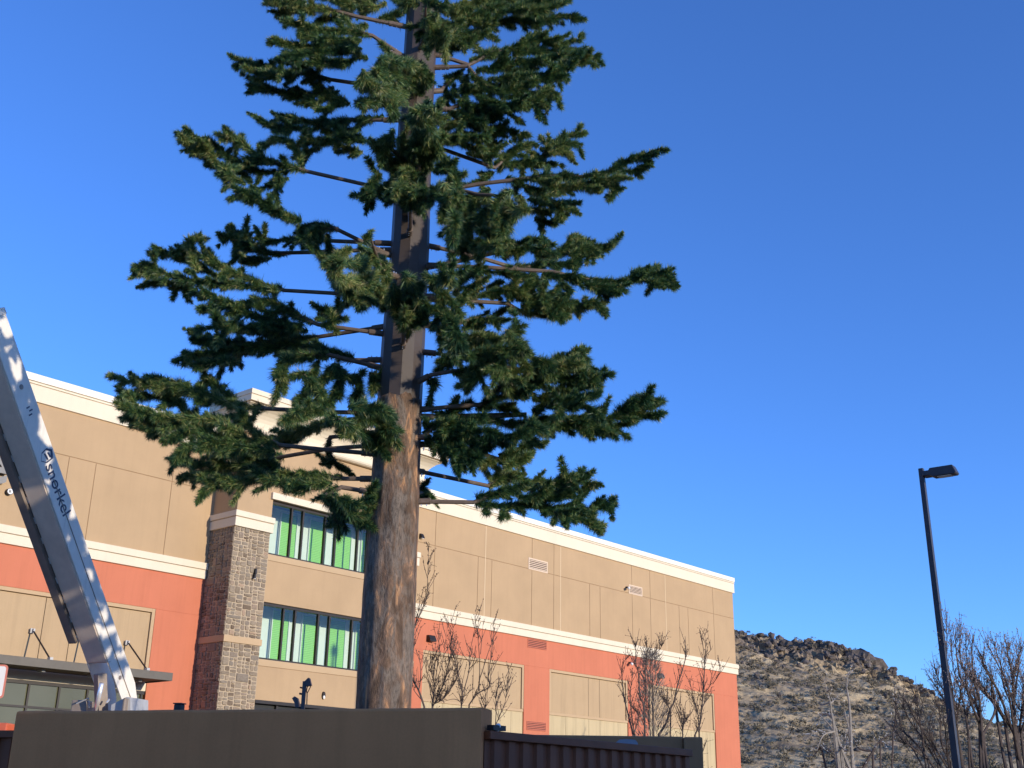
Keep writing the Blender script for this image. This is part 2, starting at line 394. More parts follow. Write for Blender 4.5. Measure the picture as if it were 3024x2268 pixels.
b = FB(); b.fbox(7.5, 15.05, n0 - .10, n0 - .03, 3.93, 4.39); b.build('wall', 'cream', bld)
# mid band and parapet
def band(a, c):
    b = FB(); b.fbox(a, c, n0 - .05, n0 + .085, 6.905, 7.07); b.fbox(a + .02, c - .02, n0 - .05, n0 + .06, 6.68, 6.893); b.build('band', 'cream', bld, 0.008)
    b = FB(); b.fbox(a + .03, c - .03, n0 - .05, n0 + .045, 6.894, 6.904); b.build('band', 'cream_seam', bld)
    b = FB(); b.fbox(a, c, n0 - .3, n0 + .045, 9.93, 10.31); b.build('parapet', 'cream', bld, 0.006)
    b = FB(); b.fbox(a, c, n0 - .3, n0 + .060, 10.322, 10.372); b.build('parapet', 'cream', bld, 0.006)
    b = FB(); b.fbox(a, c, n0 - .35, n0 + .035, 10.311, 10.321).fbox(a, c, n0 - .35, n0 + .045, 10.373, 10.379); b.build('parapet', 'cream_seam', bld)
    b = FB(); b.fbox(a - .0, c, n0 - .40, n0 + .085, 10.38, 10.55); b.build('coping', 'coping', bld, 0.01)
band(22.52, UR + .07); band(UL, 16.30)
b = FB(); b.fbox(UR - .3, UR + .045, n0 - 16, n0 - .31, 9.93, 10.372).fbox(UR, UR + .06, n0 - 16, n0 - .06, 6.68, 7.07); b.build('parapet', 'cream', bld)
b = FB(); b.fbox(UR - .4, UR + .085, n0 - 16, n0 - .41, 10.38, 10.55); b.build('coping', 'coping', bld)
# vents
def vent(u0, u1, z0, z1, fm, lou):
    b = FB(); t = .045 if fm == 'vent_tan' else .012
    b.fbox(u0, u1, n0 - .03, n0 + .015, z1 - t, z1).fbox(u0, u1, n0 - .03, n0 + .015, z0, z0 + t).fbox(u0, u0 + t, n0 - .03, n0 + .015, z0 + t, z1 - t).fbox(u1 - t, u1, n0 - .03, n0 + .015, z0 + t, z1 - t)
    v = b.build('vent', fm, bld)
    b = FB(); b.fbox(u0 + t, u1 - t, n0 - .02, n0 + .001, z0 + t, z1 - t); b.build('duct', 'vent_hole', v)
    b = FB(); n = 5; h = (z1 - z0 - 2 * t) / n
    for k in range(n):
        z = z0 + t + (k + .5) * h; q = h * .28
        b.add([b.fp(u0 + t, n0 + .003, z + q), b.fp(u1 - t, n0 + .003, z + q), b.fp(u1 - t, n0 + .016, z - q), b.fp(u0 + t, n0 + .016, z - q),
               b.fp(u0 + t, n0 + .001, z + q - .012), b.fp(u1 - t, n0 + .001, z + q - .012), b.fp(u1 - t, n0 + .008, z - q - .004), b.fp(u0 + t, n0 + .008, z - q - .004)],
              [(0, 3, 2, 1), (4, 5, 6, 7), (0, 1, 5, 4), (3, 7, 6, 2), (0, 4, 7, 3), (1, 2, 6, 5)])
    b.build('slats', fm, v)
vent(28.53, 29.52, 8.88, 9.26, 'vent_tan', 0); vent(34.15, 35.0, 8.88, 9.21, 'vent_tan', 0)
vent(28.55, 29.49, 6.37, 6.655, 'vent_red', 0); vent(34.22, 35.03, 6.40, 6.655, 'vent_red', 0); vent(28.54, 29.48, 3.84, 4.11, 'vent_red', 0)

# tower
TL, CL, CR, TR = 16.32, 17.37, 21.45, 22.50
def column(a, c):
    s = 1 if a < 18 else 0
    b = FB(); b.fbox(a, c, n0 - .2, n1, 0, 5.12).fbox(a, c, n0 - .2, n1, 5.28, 7.89); col_ = b.build('stone_column', 'mortar', bld)
    rr = random.Random(int(a * 100)); m = MB(); tint = []
    def cut(x0, x1, z0, z1, out):
        w, h = x1 - x0, z1 - z0
        if w > .44 or (w > .22 and w > 1.25 * h and rr.random() < .85): f = rr.uniform(.36, .64); cut(x0, x0 + w * f, z0, z1, out); cut(x0 + w * f, x1, z0, z1, out)
        elif h > .23 or (h > .14 and rr.random() < .80): f = rr.uniform(.36, .64); cut(x0, x1, z0, z0 + h * f, out); cut(x0, x1, z0 + h * f, z1, out)
        else: out.append((x0, x1, z0, z1))
    def face(x0, x1, z0, z1, put_):
        out = []; cut(x0, x1, z0, z1, out)
        for p0, p1, q0, q1 in out:
            g = rr.uniform(.008, .015); J = lambda: rr.uniform(-.010, .010); h = rr.uniform(.006, .028)
            ring = [(p0 + g + abs(J()), q0 + g + J()), ((p0 + p1) / 2 + J(), q0 + g * .6 + J() * .5), (p1 - g - abs(J()), q0 + g + J()), (p1 - g + J() * .3, (q0 + q1) / 2 + J()), (p1 - g - abs(J()), q1 - g + J()), ((p0 + p1) / 2 + J(), q1 - g * .6 + J() * .5), (p0 + g + abs(J()), q1 - g + J()), (p0 + g + J() * .3, (q0 + q1) / 2 + J())]
            cx, cz = (p0 + p1) / 2, (q0 + q1) / 2; k = 8
            vs = [put_(x, z, -.002) for x, z in ring] + [put_(cx + (x - cx) * .95, cz + (z - cz) * .93, h * .8) for x, z in ring] + [put_(cx + (x - cx) * .7, cz + (z - cz) * .7, h) for x, z in ring]
            m.add(vs, [(i, (i + 1) % k, k + (i + 1) % k, k + i) for i in range(k)] + [(k + i, k + (i + 1) % k, 2 * k + (i + 1) % k, 2 * k + i) for i in range(k)] + [tuple(range(2 * k, 3 * k))])
            tint.extend([rr.random()] * (3 * k))
    for za, zb in ((0.0, 5.12), (5.28, 7.89)):
        face(a, c, za, zb, lambda x, z, h: m.fpx(x, n1 + h, z))
        if s: face(n0 - .02, n1, za, zb, lambda x, z, h: m.fpx(a - h, x, z))
        else: face(n0 - .02, n1, za, zb, lambda x, z, h: m.fpx(c + h, x, z))
    o_ = m.build('stone_facing', 'stone', col_); at_ = o_.data.attributes.new('tint', 'FLOAT', 'POINT'); at_.data.foreach_set('value', tint)
    b = FB(); b.fbox(a - .03, c + .03, n0 - .2, n1 + .035, 5.122, 5.278); b.build('stone_belt', 'tan_light', bld, 0.008)
    b = FB(); b.fbox(a - .05, c + .05, n0 - .2, n1 + .06, 7.89, 8.115).fbox(a - .07, c + .07, n0 - .2, n1 + .085, 8.13, 8.275); b.build('column_cap', 'cream', bld, 0.01)
    b = FB(); b.fbox(a - .04, c + .04, n0 - .2, n1 + .05, 8.116, 8.129); b.build('column_cap', 'cream_seam', bld)
    b = FB(); b.fbox(a, c, n0 - .2, n1, 8.276, 10.26); b.build('wall', 'tan', bld)
column(TL, CL); column(CR, TR)
b = FB(); nb = n1 - .02
b.fbox(CL, CR, nb - .22, nb, 3.88, 4.66).fbox(CL, CR, nb - .22, nb, 6.20, 7.215).fbox(CL, CR, nb - .22, nb, 8.75, 10.26); b.build('wall', 'tan', bld)
b = FB(); b.fbox(CL, CR, nb - .22, nb + .004, 4.672, 4.83).fbox(CL, CR, nb - .22, nb + .004, 7.227, 7.38); b.build_each('window_sill', 'tan_light', bld, 0.006)
b = FB(); b.fbox(CL + .01, CR - .01, nb - .22, nb - .012, 4.66, 4.672).fbox(CL + .01, CR - .01, nb - .22, nb - .012, 7.215, 7.227); b.build_each('sill_groove', 'joint', bld)
b = FB(); b.fbox(CL - .07, CR + .07, nb - .02, n1 + .075, 8.755, 8.93); b.build('window_head', 'cream', bld, 0.01)
b = FB(); b.fbox(CL, CR, n1 - 1.4, n1 - 1.2, 0, 11.1).fbox(TL + .01, TR - .01, n0 - 6, n0 - .25, 8, 11.0).fbox(TL + .05, TR - .05, n0 - .2, n1 - .06, 10.27, 11.15); b.build('wall', 'tan', bld)
# cornice, swept round front and both sides
prof = [(0, 10.27), (.06, 10.27), (.10, 10.28), (.145, 10.31), (.165, 10.35), (.145, 10.395), (.10, 10.42), (.07, 10.43), (.075, 10.50), (.10, 10.60), (.145, 10.68), (.21, 10.76), (.30, 10.84), (.40, 10.90), (.46, 10.925), (.46, 10.95), (.555, 10.95), (.555, 11.10), (.545, 11.11), (.58, 11.115), (.58, 11.24), (.0, 11.24)]
b = FB(); vs = []
for e, z in prof:
    el = e * .55
    vs += [b.fp(TL - el, n0 - .2, z), b.fp(TL - el, n1 + e, z), b.fp(TR + e, n1 + e, z), b.fp(TR + e, n0 - .2, z)]
fs = []
for i in range(len(prof) - 1):
    for k in range(3): fs.append((i * 4 + k, i * 4 + k + 1, i * 4 + k + 5, i * 4 + k + 4))
b.add(vs, fs); b.build('cornice', 'cream', bld)
b = FB(); b.fbox(TL, TR, n0 - .2, n1, 11.15, 11.235); b.build('roof', 'roof', bld)
# windows and the lit corridor behind them
MU = [17.40, 18.07, 18.44, 19.19, 19.56, 20.335, 20.70, 21.42]
def window(z0, z1):
    b = FB(); fa, fb = nb - .14, nb - .05
    b.fbox(CL, CR, fa, fb, z0, z0 + .045).fbox(CL, CR, fa, fb, z1 - .075, z1)
    for i, u in enumerate(MU):
        w = .022; b.fbox(u - w, u + w, fa, fb, z0 + .045, z1 - .075)
    w = b.build('window', 'bronze', bld, 0.004)
    for a, c in zip(MU[:-1], MU[1:]):
        b = FB(); x = nb - .10
        b.add([b.fp(a + .022, x, z0 + .045), b.fp(c - .022, x, z0 + .045), b.fp(c - .022, x, z1 - .075), b.fp(a + .022, x, z1 - .075)], [(0, 1, 2, 3)])
        b.build('pane', 'glass', w)
    d = n1 - 1.02
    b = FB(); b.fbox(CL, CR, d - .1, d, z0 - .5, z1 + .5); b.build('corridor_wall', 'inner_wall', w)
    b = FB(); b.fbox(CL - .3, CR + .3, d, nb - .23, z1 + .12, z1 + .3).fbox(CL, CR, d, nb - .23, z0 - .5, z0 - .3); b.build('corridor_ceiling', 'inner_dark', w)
    for a, c in ((16.9, 17.39), (17.78, 18.27), (18.72, 19.26), (19.60, 20.13), (20.52, 21.02)):
        a2, c2 = a * 1.037, c * 1.037
        b = FB(); b.fbox(a2, c2, d, d + .025, z0 - .3, z1 + .02); b.build('roll_up_door', 'green', w)
        b = FB(); b.fbox(a2 - .03, a2 - .004, d, d + .05, z0 - .3, z1 + .05).fbox(c2 + .004, c2 + .03, d, d + .05, z0 - .3, z1 + .05); b.build_each('door_jamb', 'inner_wall', w)
window(7.38, 8.75); window(4.83, 6.20)
# tower ground floor: dark glazed entrance
b = FB(); b.fbox(CL, CR, nb - .25, nb - .12, 0, 3.80); e = b.build('entrance_glazing', 'darkness', bld)
b = FB(); b.fbox(CL, CR, nb - .25, nb + .04, 3.80, 3.875)
for u in (18.1, 18.9, 19.7, 20.5): b.fbox(u - .03, u + .03, nb - .119, nb - .05, 0, 3.79)
b.build('entrance_frame', 'bronze', bld)
# shopfront under the canopy
b = FB(); b.fbox(7.5, 15.03, n0 - .10, n0 - .07, 0, 3.85); b.build('shopfront_glass', 'shop_glass', bld)
b = FB(); b.fbox(7.5, 15.03, n0 - .10, n0 - .02, 3.855, 3.925)
for u in (7.6, 8.2, 8.9, 9.55, 10.25, 10.95, 11.6, 12.28, 12.97, 13.635, 14.31, 14.97): b.fbox(u - .022, u + .022, n0 - .069, n0 - .03, 0, 3.853)
b.fbox(7.5, 15.0, n0 - .069, n0 - .035, 3.37, 3.415); b.build('shopfront_frame', 'bronze', bld)
# canopy hung on rods
CF = n0 + 1.06
b = FB(); b.fbox(7.6, 15.02, CF - .03, CF, 4.10, 4.275).fbox(14.99, 15.02, n0, CF - .031, 4.10, 4.275); can = b.build('canopy', 'fascia', bld, 0.006)
b = FB(); b.fbox(7.6, 14.988, n0 + .001, CF - .031, 4.13, 4.16); b.build('soffit', 'soffit', can)
for u in (9.0, 10.0, 12.13, 13.27, 14.41):
    b = FB(); b.tube([b.fp(u, n0 + .05, 4.95), b.fp(u, CF - .12, 4.31)], .018, 8); r = b.build('rod', 'dark_metal', can)
    b = FB(); b.fbox(u - .05, u + .05, n0 + .001, n0 + .03, 4.90, 5.0).fbox(u - .014, u + .014, n0 + .03, n0 + .09, 4.91, 4.99)
    b.fbox(u - .035, u + .035, CF - .16, CF - .04, 4.276, 4.33).fbox(u - .04, u + .04, CF - .5, CF - .3, 4.05, 4.099); b.build_each('bracket', 'steel', r)

# fittings on the facade (things of their own, fixed at their real places)
def facade_thing(name, label, cat, u, n, z, group=None):
    return thing(name, label, cat, fw(u, n, z), RZ, group)
def wall_pack(u, label):
    t = facade_thing('wall_lamp', label, 'lamp', u, n0, 6.06, 'wedge wall lamps on the salmon wall')
    b = MB(); b.prism([(0, 0), (.17, 0.0), (.17, .03), (.10, .17), (0, .17)], (-.13, 0, 0), (0, -1, 0), (0, 0, 1), (1, 0, 0), .26); b.build('housing', 'bronze', t, 0.006)
    b = MB().box(-.10, .10, -.15, -.03, -.012, -.001); b.build('lens', 'dark_metal', t)
wall_pack(24.13, 'bronze wedge wall lamp on the salmon wall near the thick tree trunk'); wall_pack(35.97, 'bronze wedge wall lamp on the salmon wall between the two rear saplings')
def camera(u, z, label):
    t = facade_thing('security_camera', label, 'camera', u, n0, z, 'security cameras beside the vents')
    b = MB().tube([(0, 0, 0), (0, -.08, 0)], [.035, .03], 10).tube([(0, -.06, .0), (-.03, -.13, -.03)], .014, 8); b.build('mount', 'dark_metal', t)
    b = MB().tube([(.03, -.10, -.03), (-.09, -.2, -.06)], [.045, .05], 12); b.build('body', 'white', t, 0, True)
camera(33.98, 9.07, 'small security camera beside the upper tan vent high on the wall'); camera(34.08, 6.42, 'small white security camera beside the salmon vent under the cream band')
t = facade_thing('wall_lamp', 'small dark lamp high on the tan wall just right of the tree trunk', 'lamp', 23.58, n0, 9.0)
b = MB(); b.prism([(0, 0), (.12, 0), (.12, .03), (.05, .14), (0, .14)], (-.06, 0, 0), (0, -1, 0), (0, 0, 1), (1, 0, 0), .12); b.build('housing', 'dark_metal', t, 0.005)
b = MB().box(-.04, .04, -.10, -.03, -.01, -.001); b.build('lens', 'lens', t)
t = facade_thing('wall_sconce', 'black sconce on the sunlit stone column', 'lamp', 17.0, n1, 6.70)
b = MB().box(-.045, .0, -.10, -.035, 0, .10).box(-.03, .015, -.10, -.035, .11, .24).box(-.02, .02, -.035, 0, .06, .18); b.build('housing', 'dark_metal', t, 0.008)
b = MB().box(-.04, -.005, -.095, -.04, -.01, -.001); b.build('lens', 'lens', t)
t = facade_thing('wall_lamp', 'oval wall lamp with white lens under the lower tower window', 'lamp', 19.46, nb, 4.03)
b = MB()
vs = []; K = 14
for k in range(K):
    a = 2 * math.pi * k / K; vs.append((.05 * math.cos(a), 0, .10 + .10 * math.sin(a)))
for k in range(K):
    a = 2 * math.pi * k / K; vs.append((.042 * math.cos(a), -.05, .10 + .09 * math.sin(a)))
b.add(vs, [tuple(range(K, 2 * K))] + [(k, K + k, K + (k + 1) % K, (k + 1) % K) for k in range(K)]); b.build('housing', 'bronze', t)
b = MB(); K = 10; vs = [(0, -.075, .055)]
for k in range(K):
    a = 2 * math.pi * k / K; vs.append((.036 * math.cos(a), -.051, .055 + .045 * math.sin(a)))
b.add(vs, [(0, 1 + (k + 1) % K, 1 + k) for k in range(K)]); b.build('lens', 'lens', t)
# sign letter and registered mark, left edge
t = facade_thing('sign_letter', 'grey raised letter of the building sign at the left edge', 'sign letter', 10.52, n0, 7.83)
me_ = text_mesh('e', 1.12, 0.035, 0.028); o = link('face', me_, 'letter', t); o.rotation_euler = (math.pi / 2, 0, 0); o.location = (-.09, -.13, 0.09)
me_ = text_mesh('e', 1.12, 0.045, 0.020); o = link('return', me_, 'dark_metal', t); o.rotation_euler = (math.pi / 2, 0, 0); o.location = (-.09, -.05, 0.09)
t = facade_thing('registered_mark', 'round white registered trademark disc right of the grey sign letter', 'sign disc', 11.10, n0, 7.79)
MB().tube([(0, 0, 0), (0, -.10, 0)], .072, 20).build('drum', 'dark_metal', t)
MB().tube([(0, -.1005, 0), (0, -.106, 0)], .060, 20).build('disc', 'lens', t)
me_ = text_mesh('R', .11, 0.002, 0.001); o = link('letter', me_, 'ink', t); o.rotation_euler = (math.pi / 2, 0, 0); o.location = (-.036, -.108, -.038)

# ------------------------------------------------------------------ trash enclosure in front
wr, wl = at(1422, 2089, 7.113), at(50, 2099, 8.13)
wr[2] = wl[2] = 0
ax = wr - wl; L = np.linalg.norm(ax); ax /= L; ang = math.atan2(ax[1], ax[0])
t = thing('enclosure_wall', 'plain shaded brown stucco wall across the bottom of the view', 'wall', wl, ang)
vs = []; fs = []; NS = 90
for i in range(NS + 1):
    x = L * i / NS; dz = .004 * mnoise.noise(Vector((x * 3, 0, 0))) + .002 * mnoise.noise(Vector((x * 14, 3, 0))); dy = .003 * mnoise.noise(Vector((x * 2, 9, 0)))
    vs += [(x, dy, 0), (x, dy, 2.132 + dz), (x, dy + .006, 2.144 + dz), (x, .022, 2.15 + dz), (x, .178, 2.15 + dz), (x, .195, 2.144 + dz), (x, .2, 2.13), (x, .2, 0)]
for i in range(NS):
    for k in range(7): fs.append((i * 8 + k, (i + 1) * 8 + k, (i + 1) * 8 + k + 1, i * 8 + k + 1))
fs += [tuple(range(8)), tuple(reversed(range(NS * 8, NS * 8 + 8)))]
MB().add(vs, fs).build('wall', 'wall_dark', t)
# rear wall with post
pl, pr = at(1560, 2170, 9.79), at(2073, 2176, 9.66); pl[2] = pr[2] = 0
ax2 = pr - pl; L2 = np.linalg.norm(ax2); ax2 /= L2
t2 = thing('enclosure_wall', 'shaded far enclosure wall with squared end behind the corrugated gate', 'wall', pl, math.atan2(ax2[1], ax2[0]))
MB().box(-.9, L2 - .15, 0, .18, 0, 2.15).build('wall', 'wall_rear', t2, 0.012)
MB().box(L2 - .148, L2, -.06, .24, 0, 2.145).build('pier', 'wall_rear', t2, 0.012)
b = MB(); x0, z0 = 1.0 * L2 * .505, 2.075
b.prism([(0, .02), (.03, .045), (.09, .05), (.16, .045), (.18, .02), (.175, -.03), (.10, -.028), (.05, -.012)], (x0, -.002, z0), (1, 0, 0), (0, 0, 1), (0, -1, 0), .002)
b.build('scuff', 'scuff', t2)
# corrugated gate leaf
gl_, gr_ = at(1432, 2147, 7.16), at(2030, 2208, 9.05); zt = 2.02
gl_[2] = gr_[2] = 0
ax3 = gr_ - gl_; L3 = np.linalg.norm(ax3); ax3 /= L3
tg = thing('gate_leaf', 'dark brown corrugated metal gate leaf right of the front wall', 'gate', gl_, math.atan2(ax3[1], ax3[0]))
b = MB(); vs = []; fs = []; nrib = 17; k = 0
for i in range(nrib):
    a = i * L3 / nrib; w = L3 / nrib
    for x, y in ((0, 0), (.42, 0), (.5, -.02), (.92, -.02)):
        vs += [(a + w * x, y, .12), (a + w * x, y, zt - .05)]
for j in range(len(vs) // 2 - 1): fs.append((2 * j, 2 * j + 2, 2 * j + 3, 2 * j + 1))
b.add(vs, fs); b.build('sheet', 'gate', tg)
MB().box(0, L3, -.045, .02, zt - .049, zt).box(0, L3, .005, .04, .10, .16).build_each('rail', 'gate', tg, 0.004)
MB().box(0, .05, .005, .055, 0, zt - .05).box(L3 - .05, L3, .005, .055, .05, zt - .05).build_each('frame', 'gate', tg, 0.004)
b = MB().box(.02, .14, -.05, .0, zt + .004, zt + .034); b.build('hinge_bar', 'dark_metal', tg)
b = MB().tube([(.075, -.03, zt + .0), (.085, -.035, zt + .032), (.088, -.035, zt + .045)], [.014, .018, .008], 8); b.build('latch_glint', 'white', tg)  # sunlit latch: the white colour stands in for sun on its metal
# gate leaf left of the wall with notices
gx = wl - ax * .75 + np.array([0.05, .12, 0])
tgl = thing('gate_leaf', 'dark brown gate at the lower left corner carrying two notices', 'gate', gx, ang)
b = MB(); vs = []; fs = []
for i in range(6):
    for x, y in ((0, 0), (.42, 0), (.5, .02), (.92, .02)): vs += [((i + x) * .115, y, .12), ((i + x) * .115, y, 1.99)]
for j in range(len(vs) // 2 - 1): fs.append((2 * j, 2 * j + 2, 2 * j + 3, 2 * j + 1))
b.add(vs, fs); b.build('sheet', 'gate', tgl)
MB().box(0, .70, -.03, .03, 1.985, 2.03).build('rail', 'gate', tgl)
def notice(px0, px1, py0, py1, mat, label, lines):
    Y = gx[1] + .12
    a, c, d_ = at(px0, py1, Y - .2), at(px1, py1, Y - .2), at(px1, py0, Y - .2)
    tn = thing('notice', label, 'sign', a, ang, None); w = np.linalg.norm(c - a); h = d_[2] - a[2]
    MB().box(0, w, -.004, .004, 0, h).build('plate', mat, tn, 0.002)
    if lines:
        b = MB()
        for k, z in enumerate((.25, .40, .58, .72)):
            x = .2 * w
            while x < .8 * w:
                q = RND.uniform(.08, .2) * w; b.box(x, min(x + q, .85 * w), -.0062, -.0042, z * h, (z + .08) * h); x += q + .04 * w
        b.build('print', 'ink', tn)
    else:
        b = MB().box(0, w, -.006, -.0042, 0, .03 * h).box(0, w, -.006, -.0042, .97 * h, h).box(w * .96, w, -.006, -.0042, .031 * h, .969 * h); b.build('border', 'sign_white', tn)
notice(18, 58, 2166, 2246, 'plate', 'grey notice plate with dark print on the brown gate at lower left', True)
notice(-40, 12, 2168, 2252, 'plate_gold', 'dull gold notice plate with pale border at the very lower left', False)
# dark post head just behind the wall
p = at(529, 2092, 8.4)
tp = thing('bollard', 'dark square post top rising just behind the front wall', 'post', (p[0], p[1], 0), ang)
MB().box(-.028, .028, -.028, .028, 0, p[2] + .028).build('shaft', 'dark_metal', tp, 0.006)
MB().box(-.033, .033, -.033, .033, p[2] + .0285, p[2] + .036).build('cap', 'dark_metal', tp)
# floodlights on a post behind the wall
Y = 13.0
p0, p1 = at(893, 2105, Y), at(899, 2012, Y)
tf = thing('floodlight_post', 'dark square floodlight post left of the trunk above the wall', 'light post', (p0[0], p0[1], 0))
pc = p1; s1 = .020
b = MB().box(-.020, .020, -.02, .02, 0, pc[2]); b.build('post', 'lamp_navy', tf, 0.003)
def rel(x, y): q = at(x, y, Y) ; return (q[0] - p0[0], 0, q[2])
b = MB()
hd = [rel(901, 2012), rel(911, 2002), rel(915, 2003), rel(920, 2024), rel(905, 2027), rel(900, 2024)]
b.add([(x, -.03, z) for x, y, z in hd] + [(x, .05, z) for x, y, z in hd], [tuple(range(6)), tuple(range(11, 5, -1))] + [(i, 6 + i, 6 + (i + 1) % 6, (i + 1) % 6) for i in range(6)])
b.build('flood_head', 'lamp_navy', tf)
b = MB().tube([rel(908, 2026), rel(905, 2040), rel(907, 2048), rel(906, 2080)], .006, 6).tube([rel(918, 2026), rel(908, 2046)], .005, 6).tube([rel(884, 2048), rel(902, 2052)], .012, 6).tube([rel(886, 2030), rel(903, 2034)], .010, 6); b.build_each('bracket', 'dark_metal', tf)
b = MB(); pts = [rel(864, 2063), rel(872, 2057), rel(880, 2062), rel(884, 2078), rel(884, 2090), rel(874, 2090), rel(871, 2076)]
m_ = len(pts); b.add([(x, -.04, z) for x, y, z in pts] + [(x, .05, z) for x, y, z in pts], [tuple(range(m_)), tuple(range(2 * m_ - 1, m_ - 1, -1))] + [(i, m_ + i, m_ + (i + 1) % m_, (i + 1) % m_) for i in range(m_)])
b.build('flood_head', 'lamp_navy', tf)
b = MB().tube([(rel(880, 2085)[0], 0, rel(880, 2088)[2]), (0, 0, rel(890, 2092)[2])], .01, 6); b.build('bracket', 'dark_metal', tf)
# red bordered traffic sign at left edge
q = at(-2, 2062, 12.0); q2 = at(17, 1968, 12.0)
ts = thing('traffic_sign', 'white sign plate with rounded red border cut by the left edge', 'sign', (q[0] - .155, q[1], 0), rad(8))
wS, hS = .35, q2[2] - q[2] + .02
def rrect(w, h, r, k=5):
    out = []
    for cx, cz, a0 in ((w - r, r, -90), (w - r, h - r, 0), (r, h - r, 90), (r, r, 180)):
        for i in range(k + 1):
            a = rad(a0 + 90 * i / k); out.append((cx + r * math.cos(a), cz + r * math.sin(a)))
    return out
b = MB(); b.prism(rrect(wS, hS, .036), (-.165, 0, q[2]), (1, 0, 0), (0, 0, 1), (0, 1, 0), .006); b.build('border', 'sign_red', ts)
b = MB(); b.prism(rrect(wS - .036, hS - .036, .025), (-.147, -.002, q[2] + .018), (1, 0, 0), (0, 0, 1), (0, 1, 0), .0015); b.build('face', 'sign_white', ts)
b = MB().box(-.02, .02, .007, .047, 0, q2[2] - .02); b.build('post', 'steel', ts)

# ------------------------------------------------------------------ boom lift
def boomlift():
    K = 1.111
    hd_ = rad(200.0); h = Vector((math.sin(hd_), math.cos(hd_), 0)); m = Vector((math.cos(hd_ - math.pi), -math.sin(hd_ - math.pi), 0))
    m = Vector((math.sin(rad(110)), math.cos(rad(110)), 0))
    E0 = Vector(at(322, 1958, 16.2 * K)); r1 = ray(0, 1052)          # lower visible corner edge passes these two places
    best = None
    for i in range(2000):
        e = rad(40 + i * .02); b_ = h * math.cos(e) + Vector((0, 0, math.sin(e)))
        # closest approach between the line and the ray
        d1 = b_; d2 = Vector(r1).normalized(); nn = d1.cross(d2); dist = abs((Vector(CAM) - E0).dot(nn) / nn.length)
        if best is None or dist < best[0]: best = (dist, e)
    el = best[1]; bdir = h * math.cos(el) + Vector((0, 0, math.sin(el))); tdir = -h * math.sin(el) + Vector((0, 0, math.cos(el)))
    base = E0 - bdir * .65 * K
    root = thing('boom_lift', 'white telescopic boom lift rising to the upper left behind the wall', 'boom lift', (base.x, base.y, 0))
    def B(): return MB()
    def put(o): return world_child(o, root)
    hs, wb = .345, .37
    lo = -1.0; top = 9.0
    def pt(a, s, tt): return E0 + (bdir * a + m * s + tdir * tt) * K     # a along, s sideways from the corner edge (negative = far side), tt upward
    def bar(a0, a1, s0, s1, t0, t1, name, mat, bev=0.012):
        o = MB().obox(pt((a0 + a1) / 2, (s0 + s1) / 2, (t0 + t1) / 2), bdir, m, tdir, abs(a1 - a0) * K, abs(s1 - s0) * K, abs(t1 - t0) * K).build(name, mat, None, bev); return put(o)
    # outer boom section: side plate low, full box above
    o = bar(.0, 4.95, -wb, 0, 0, hs, 'outer_boom', 'boom')
    bar(.02, 4.90, -wb + .02, -.025, -.012, -.001, 'underside_shade_plate', 'underside_shade', .003)  # added plate that carries the underside's shade tone in its colour
    def sub(o2, par): o2.parent = par; o2.matrix_parent_inverse = (Matrix.Translation(root.location)).inverted(); return o2
    boom = o
    # lower side plates (yoke) below the box
    for s in (-.02, -wb):
        q = MB(); poly = [(-.95, .02), (-.80, -.0), (.0, .0), (.0, hs), (-.55, hs), (-.78, hs * .80)]
        q.prism(poly, E0 + m * s * K, bdir * K, tdir * K, m, .02); put(q.build('yoke_plate', 'boom', None))
    # inner (telescoping) section
    bar(4.94, 12.0, -wb + .04, -.04, .04, hs - .04, 'inner_boom', 'boom')
    bar(4.93, 5.02, -wb - .01, .01, -.01, hs + .01, 'boom_collar', 'boom')
    # cable carrier on the far lower side
    bar(.35, 5.2, -wb - .14, -wb - .012, -.05, .12, 'cable_carrier', 'boom_grey', 0.006)
    b = MB()
    for k in range(16):
        a = .4 + k * .3; b.obox(pt(a, -wb - .006, .005), bdir, m, tdir, .10, .012, .01)
    b.build_each('carrier_guide', 'white', None, fix=put)
    # seam along the side plate, holes
    b = MB().obox(pt(1.0, .0035, hs * .47), bdir, m, tdir, 3.4 * K, .007, .012); put(b.build('weld_seam', 'boom_grey', None))
    b = MB()
    for a, tt, r in ((-.30, .10, .032), (-.82, .10, .018)): b.tube([pt(a, .001, tt), pt(a, .006, tt)], r, 12)
    b.build_each('pin', 'boom_grey', None, fix=put)
    b = MB().tube([pt(4.0, .001, .17), pt(4.0, .004, .17)], .04, 12); put(b.build('pin', 'boom_grey', None))
    # lettering, reading down the boom
    me_ = text_mesh('snorkel', .25 * K, .002, .0008)
    o = link('lettering', me_, 'navy', None); mat = Matrix((-bdir, tdir, m)).transposed().to_4x4(); p = pt(2.92, .003, .10); mat.translation = p; o.matrix_world = mat; put(o)
    b = MB(); ring = [(0, .0), (-.10, .06), (-.12, .17), (-.06, .26), (.05, .22), (.06, .09)]; inn = [(x * .78 - .006, .02 + (y - .02) * .8 + .005) for x, y in ring]
    o3 = pt(3.00, .003, .06)
    n_ = len(ring)
    vs = [o3 - bdir * x * K + tdir * y * K for x, y in ring] + [o3 - bdir * x * K + tdir * y * K for x, y in inn]
    b.add(vs, [(i, (i + 1) % n_, n_ + (i + 1) % n_, n_ + i) for i in range(n_)])
    for x0, y0, x1, y1 in ((-.07, .09, .03, .13), (-.06, .15, .02, .19)): b.add([o3 - bdir * x * K + tdir * y * K for x, y in ((x0, y0), (x1, y0 + .02), (x1, y1 + .01), (x0, y1 - .01))], [(0, 1, 2, 3)])
    put(b.build('emblem', 'navy', None))
    b = MB()
    for k in range(3): b.obox(pt(3.72 - k * .05, .003, .16 + .03 * (k % 2)), bdir, tdir, m, .02, .07, .002)
    b.build_each('decal', 'navy', None, fix=put)
